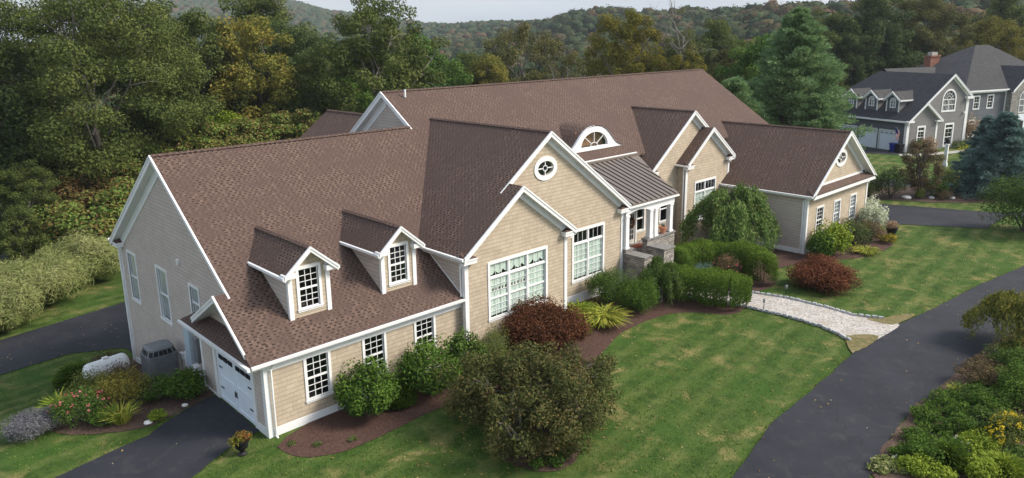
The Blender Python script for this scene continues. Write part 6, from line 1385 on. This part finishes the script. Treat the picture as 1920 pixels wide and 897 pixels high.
# --- far wooded slopes: one mass of crowns
def far_forest():
    rg = np.random.default_rng(9); S = []; protos = []
    def ico(sub):
        bm = bmesh.new(); bmesh.ops.create_icosphere(bm, subdivisions=sub, radius=1); v = np.array([tuple(q.co) for q in bm.verts]); f = np.array([[q.index for q in t.verts] for t in bm.faces]); bm.free(); return v, f
    for n_, sub in ((420, 3), (150, 2), (0, 2)):
        for k_ in range(5):
            iv, ifc = ico(sub); ph = rg.uniform(0, 6, 6)
            lob = 1 + .16 * np.sin(iv[:, 0] * 5 + ph[0]) * np.cos(iv[:, 1] * 5 + ph[1]) + .13 * np.sin(iv[:, 2] * 7 + ph[2] + iv[:, 0] * 6) + (.07 if sub == 3 else .12) * rg.normal(size=len(iv))
            P = iv * lob[:, None] * .92; V = P; F = ifc
            if n_:
                d = unit(rg.normal(size=(n_, 3))); d[:, 2] = np.abs(d[:, 2]) - .35; d = unit(d); lb = 1.0 + .14 * np.sin(d[:, 0] * 5 + ph[0]) * np.cos(d[:, 1] * 5 + ph[1]) + .12 * np.sin(d[:, 2] * 7 + ph[2] + d[:, 0] * 6)
                L = 2.4 / math.sqrt(n_); v, f, q = leafquads(rg, d * lb[:, None], unit(d + rg.normal(size=(n_, 3)) * .25), L * 1.3, L, np.zeros(n_)); V = np.concatenate([P, v]); F = np.concatenate([ifc, f[:, :3] + len(P), f[:, [0, 2, 3]] + len(P)])
            protos.append((V, F))
    T = []
    def add(n, r0, r1, a0, a1):
        for _ in range(n):
            r = math.sqrt(rg.uniform(r0 ** 2, r1 ** 2)); a = rg.uniform(a0, a1); T.append((r, a))
    add(1100, 150, 330, 6, 84); add(2400, 330, 640, 6, 84); add(3800, 640, 1150, 14, 60); add(5200, 1150, 1850, 14, 42)
    for r, a in T:
        x = CAM[0] + r * math.sin(R(a)); y = CAM[1] + r * math.cos(R(a))
        if a > 58 and r < 175: continue
        lod = 0 if r < 300 else 1 if r < 700 else 2; v, f = protos[lod * 5 + rg.integers(5)]
        cr = rg.uniform(4.2, 6.8) * (.95 if r < 640 else 1.05 if r < 1150 else 1.3); hh = rg.uniform(8, 12); sc = np.array([cr, cr, cr * rg.uniform(.75, 1.1) / (1 if r < 640 else 1.4)])
        t = rg.uniform(0, 6.28); c, s = math.cos(t), math.sin(t); vv = v * sc; vv = np.stack([vv[:, 0] * c - vv[:, 1] * s, vv[:, 0] * s + vv[:, 1] * c, vv[:, 2]], 1) + (x, y, HF(x, y) + hh - sc[2] * .5)
        hue = rg.choice([.05, .12, .2, .3, .38, .45, .58, .66, .8, 1.0], p=[.12, .15, .16, .14, .12, .1, .07, .05, .04, .05]); S.append((vv, f, hue + rg.normal(size=len(f)) * .09))
    v, f, q = merge(*S); o = np_mesh('forest', v, f, q, M['L_farforest']); tag(o, 'wooded hillsides in early autumn colours fading into haze beyond the houses', 'forest', kind='stuff')
far_forest()
# --- short grass blades on the nearer lawn
def grass():
    rg = np.random.default_rng(12); polys = []
    n = 120000; r = 22 + 46 * rg.uniform(0, 1, n) ** 1.15; a = np.radians(rg.uniform(6, 82, n)); x = CAM[0] + r * np.sin(a); y = CAM[1] + r * np.cos(a)
    def inp(poly, x, y):
        c = np.zeros(len(x), bool); P = np.array(poly)
        for i in range(len(P)):
            x1, y1 = P[i]; x2, y2 = P[(i + 1) % len(P)]
            if y1 == y2: continue
            k = ((y1 > y) != (y2 > y)) & (x < (x2 - x1) * (y - y1) / (y2 - y1) + x1); c ^= k
        return c
    ex = []; ey = []
    for P in NOGRASS[:3]:
        for (xa, ya), (xb, yb) in zip(P, P[1:] + P[:1]):
            k = int(math.hypot(xb - xa, yb - ya) * 55); t_ = rg.uniform(0, 1, k); ex.append(xa + (xb - xa) * t_ + rg.normal(size=k) * .07); ey.append(ya + (yb - ya) * t_ + rg.normal(size=k) * .07)
    bad = np.zeros(n, bool)
    for P in NOGRASS: bad |= inp(P, x, y)
    bad |= (x > .3) & (x < 47) & (y > -.2) & (y < 21)
    x, y = np.concatenate([x[~bad]] + ex), np.concatenate([y[~bad]] + ey); n = len(x); z = np.array([H(a_, b_) for a_, b_ in zip(x, y)])
    P = np.stack([x, y, z], 1); t = rg.uniform(0, 6.28, n); wv = np.stack([np.cos(t), np.sin(t), np.zeros(n)], 1) * .022; tip = rg.normal(size=(n, 3)) * .035; tip[:, 2] = rg.uniform(.02, .055, n)
    V = np.stack([P - wv, P + wv, P + tip], 1).reshape(-1, 3); rn = rg.beta(2, 3, n) * .8 + .25 * (np.sin(x * .7 + np.sin(y * .9) * 2) * np.cos(y * .8 + x * .2) > .45)
    o = np_mesh('grass', V, np.arange(3 * n).reshape(-1, 3), rn, M['L_grass']); tag(o, 'short mown grass blades over the lawns', 'grass', kind='stuff')
grass()
def litter():
    rg = np.random.default_rng(21); n = 900; S_ = []
    for x0, x1, y0, y1, k in ((10, 45, -17, -11.5, 90), (-6, 0, -1, 4.5, 12), (0, 24, -12, -2.8, 300), (22, 46, -12, -6, 160), (2, 12, -9.5, -3.5, 160), (-6, 2, 20, 25, 40)):
        x = rg.uniform(x0, x1, k); y = rg.uniform(y0, y1, k); P = np.stack([x, y, [H(a, b) + .06 for a, b in zip(x, y)]], 1)
        S_.append(leafquads(rg, P, unit(rg.normal(size=(k, 3)) * .25 + (0, 0, 1)), .09, .06, rg.uniform(0, 1, k)))
    v, f, q = merge(*S_); tag(np_mesh('fallen_leaves', v, f, q, M['L_litter']), 'scattered fallen leaves on lawn and driveway', 'leaves', kind='stuff')
litter()
# --- haze
hz = MB().box(-900, 2600, -700, 2600, -40, 175).build('haze', None, None, uv=False); hm_ = D.materials.new('haze'); hm_.use_nodes = True; nt = hm_.node_tree; nt.nodes.clear()
o_ = nt.nodes.new('ShaderNodeOutputMaterial'); pv = nt.nodes.new('ShaderNodeVolumePrincipled'); pv.inputs['Density'].default_value = .00017; pv.inputs['Color'].default_value = (.82, .88, .97, 1); pv.inputs['Anisotropy'].default_value = .2
nt.links.new(pv.outputs[0], o_.inputs['Volume']); hz.data.materials.append(hm_); tag(hz, 'thin pale blue haze over the valley', 'haze', kind='stuff')
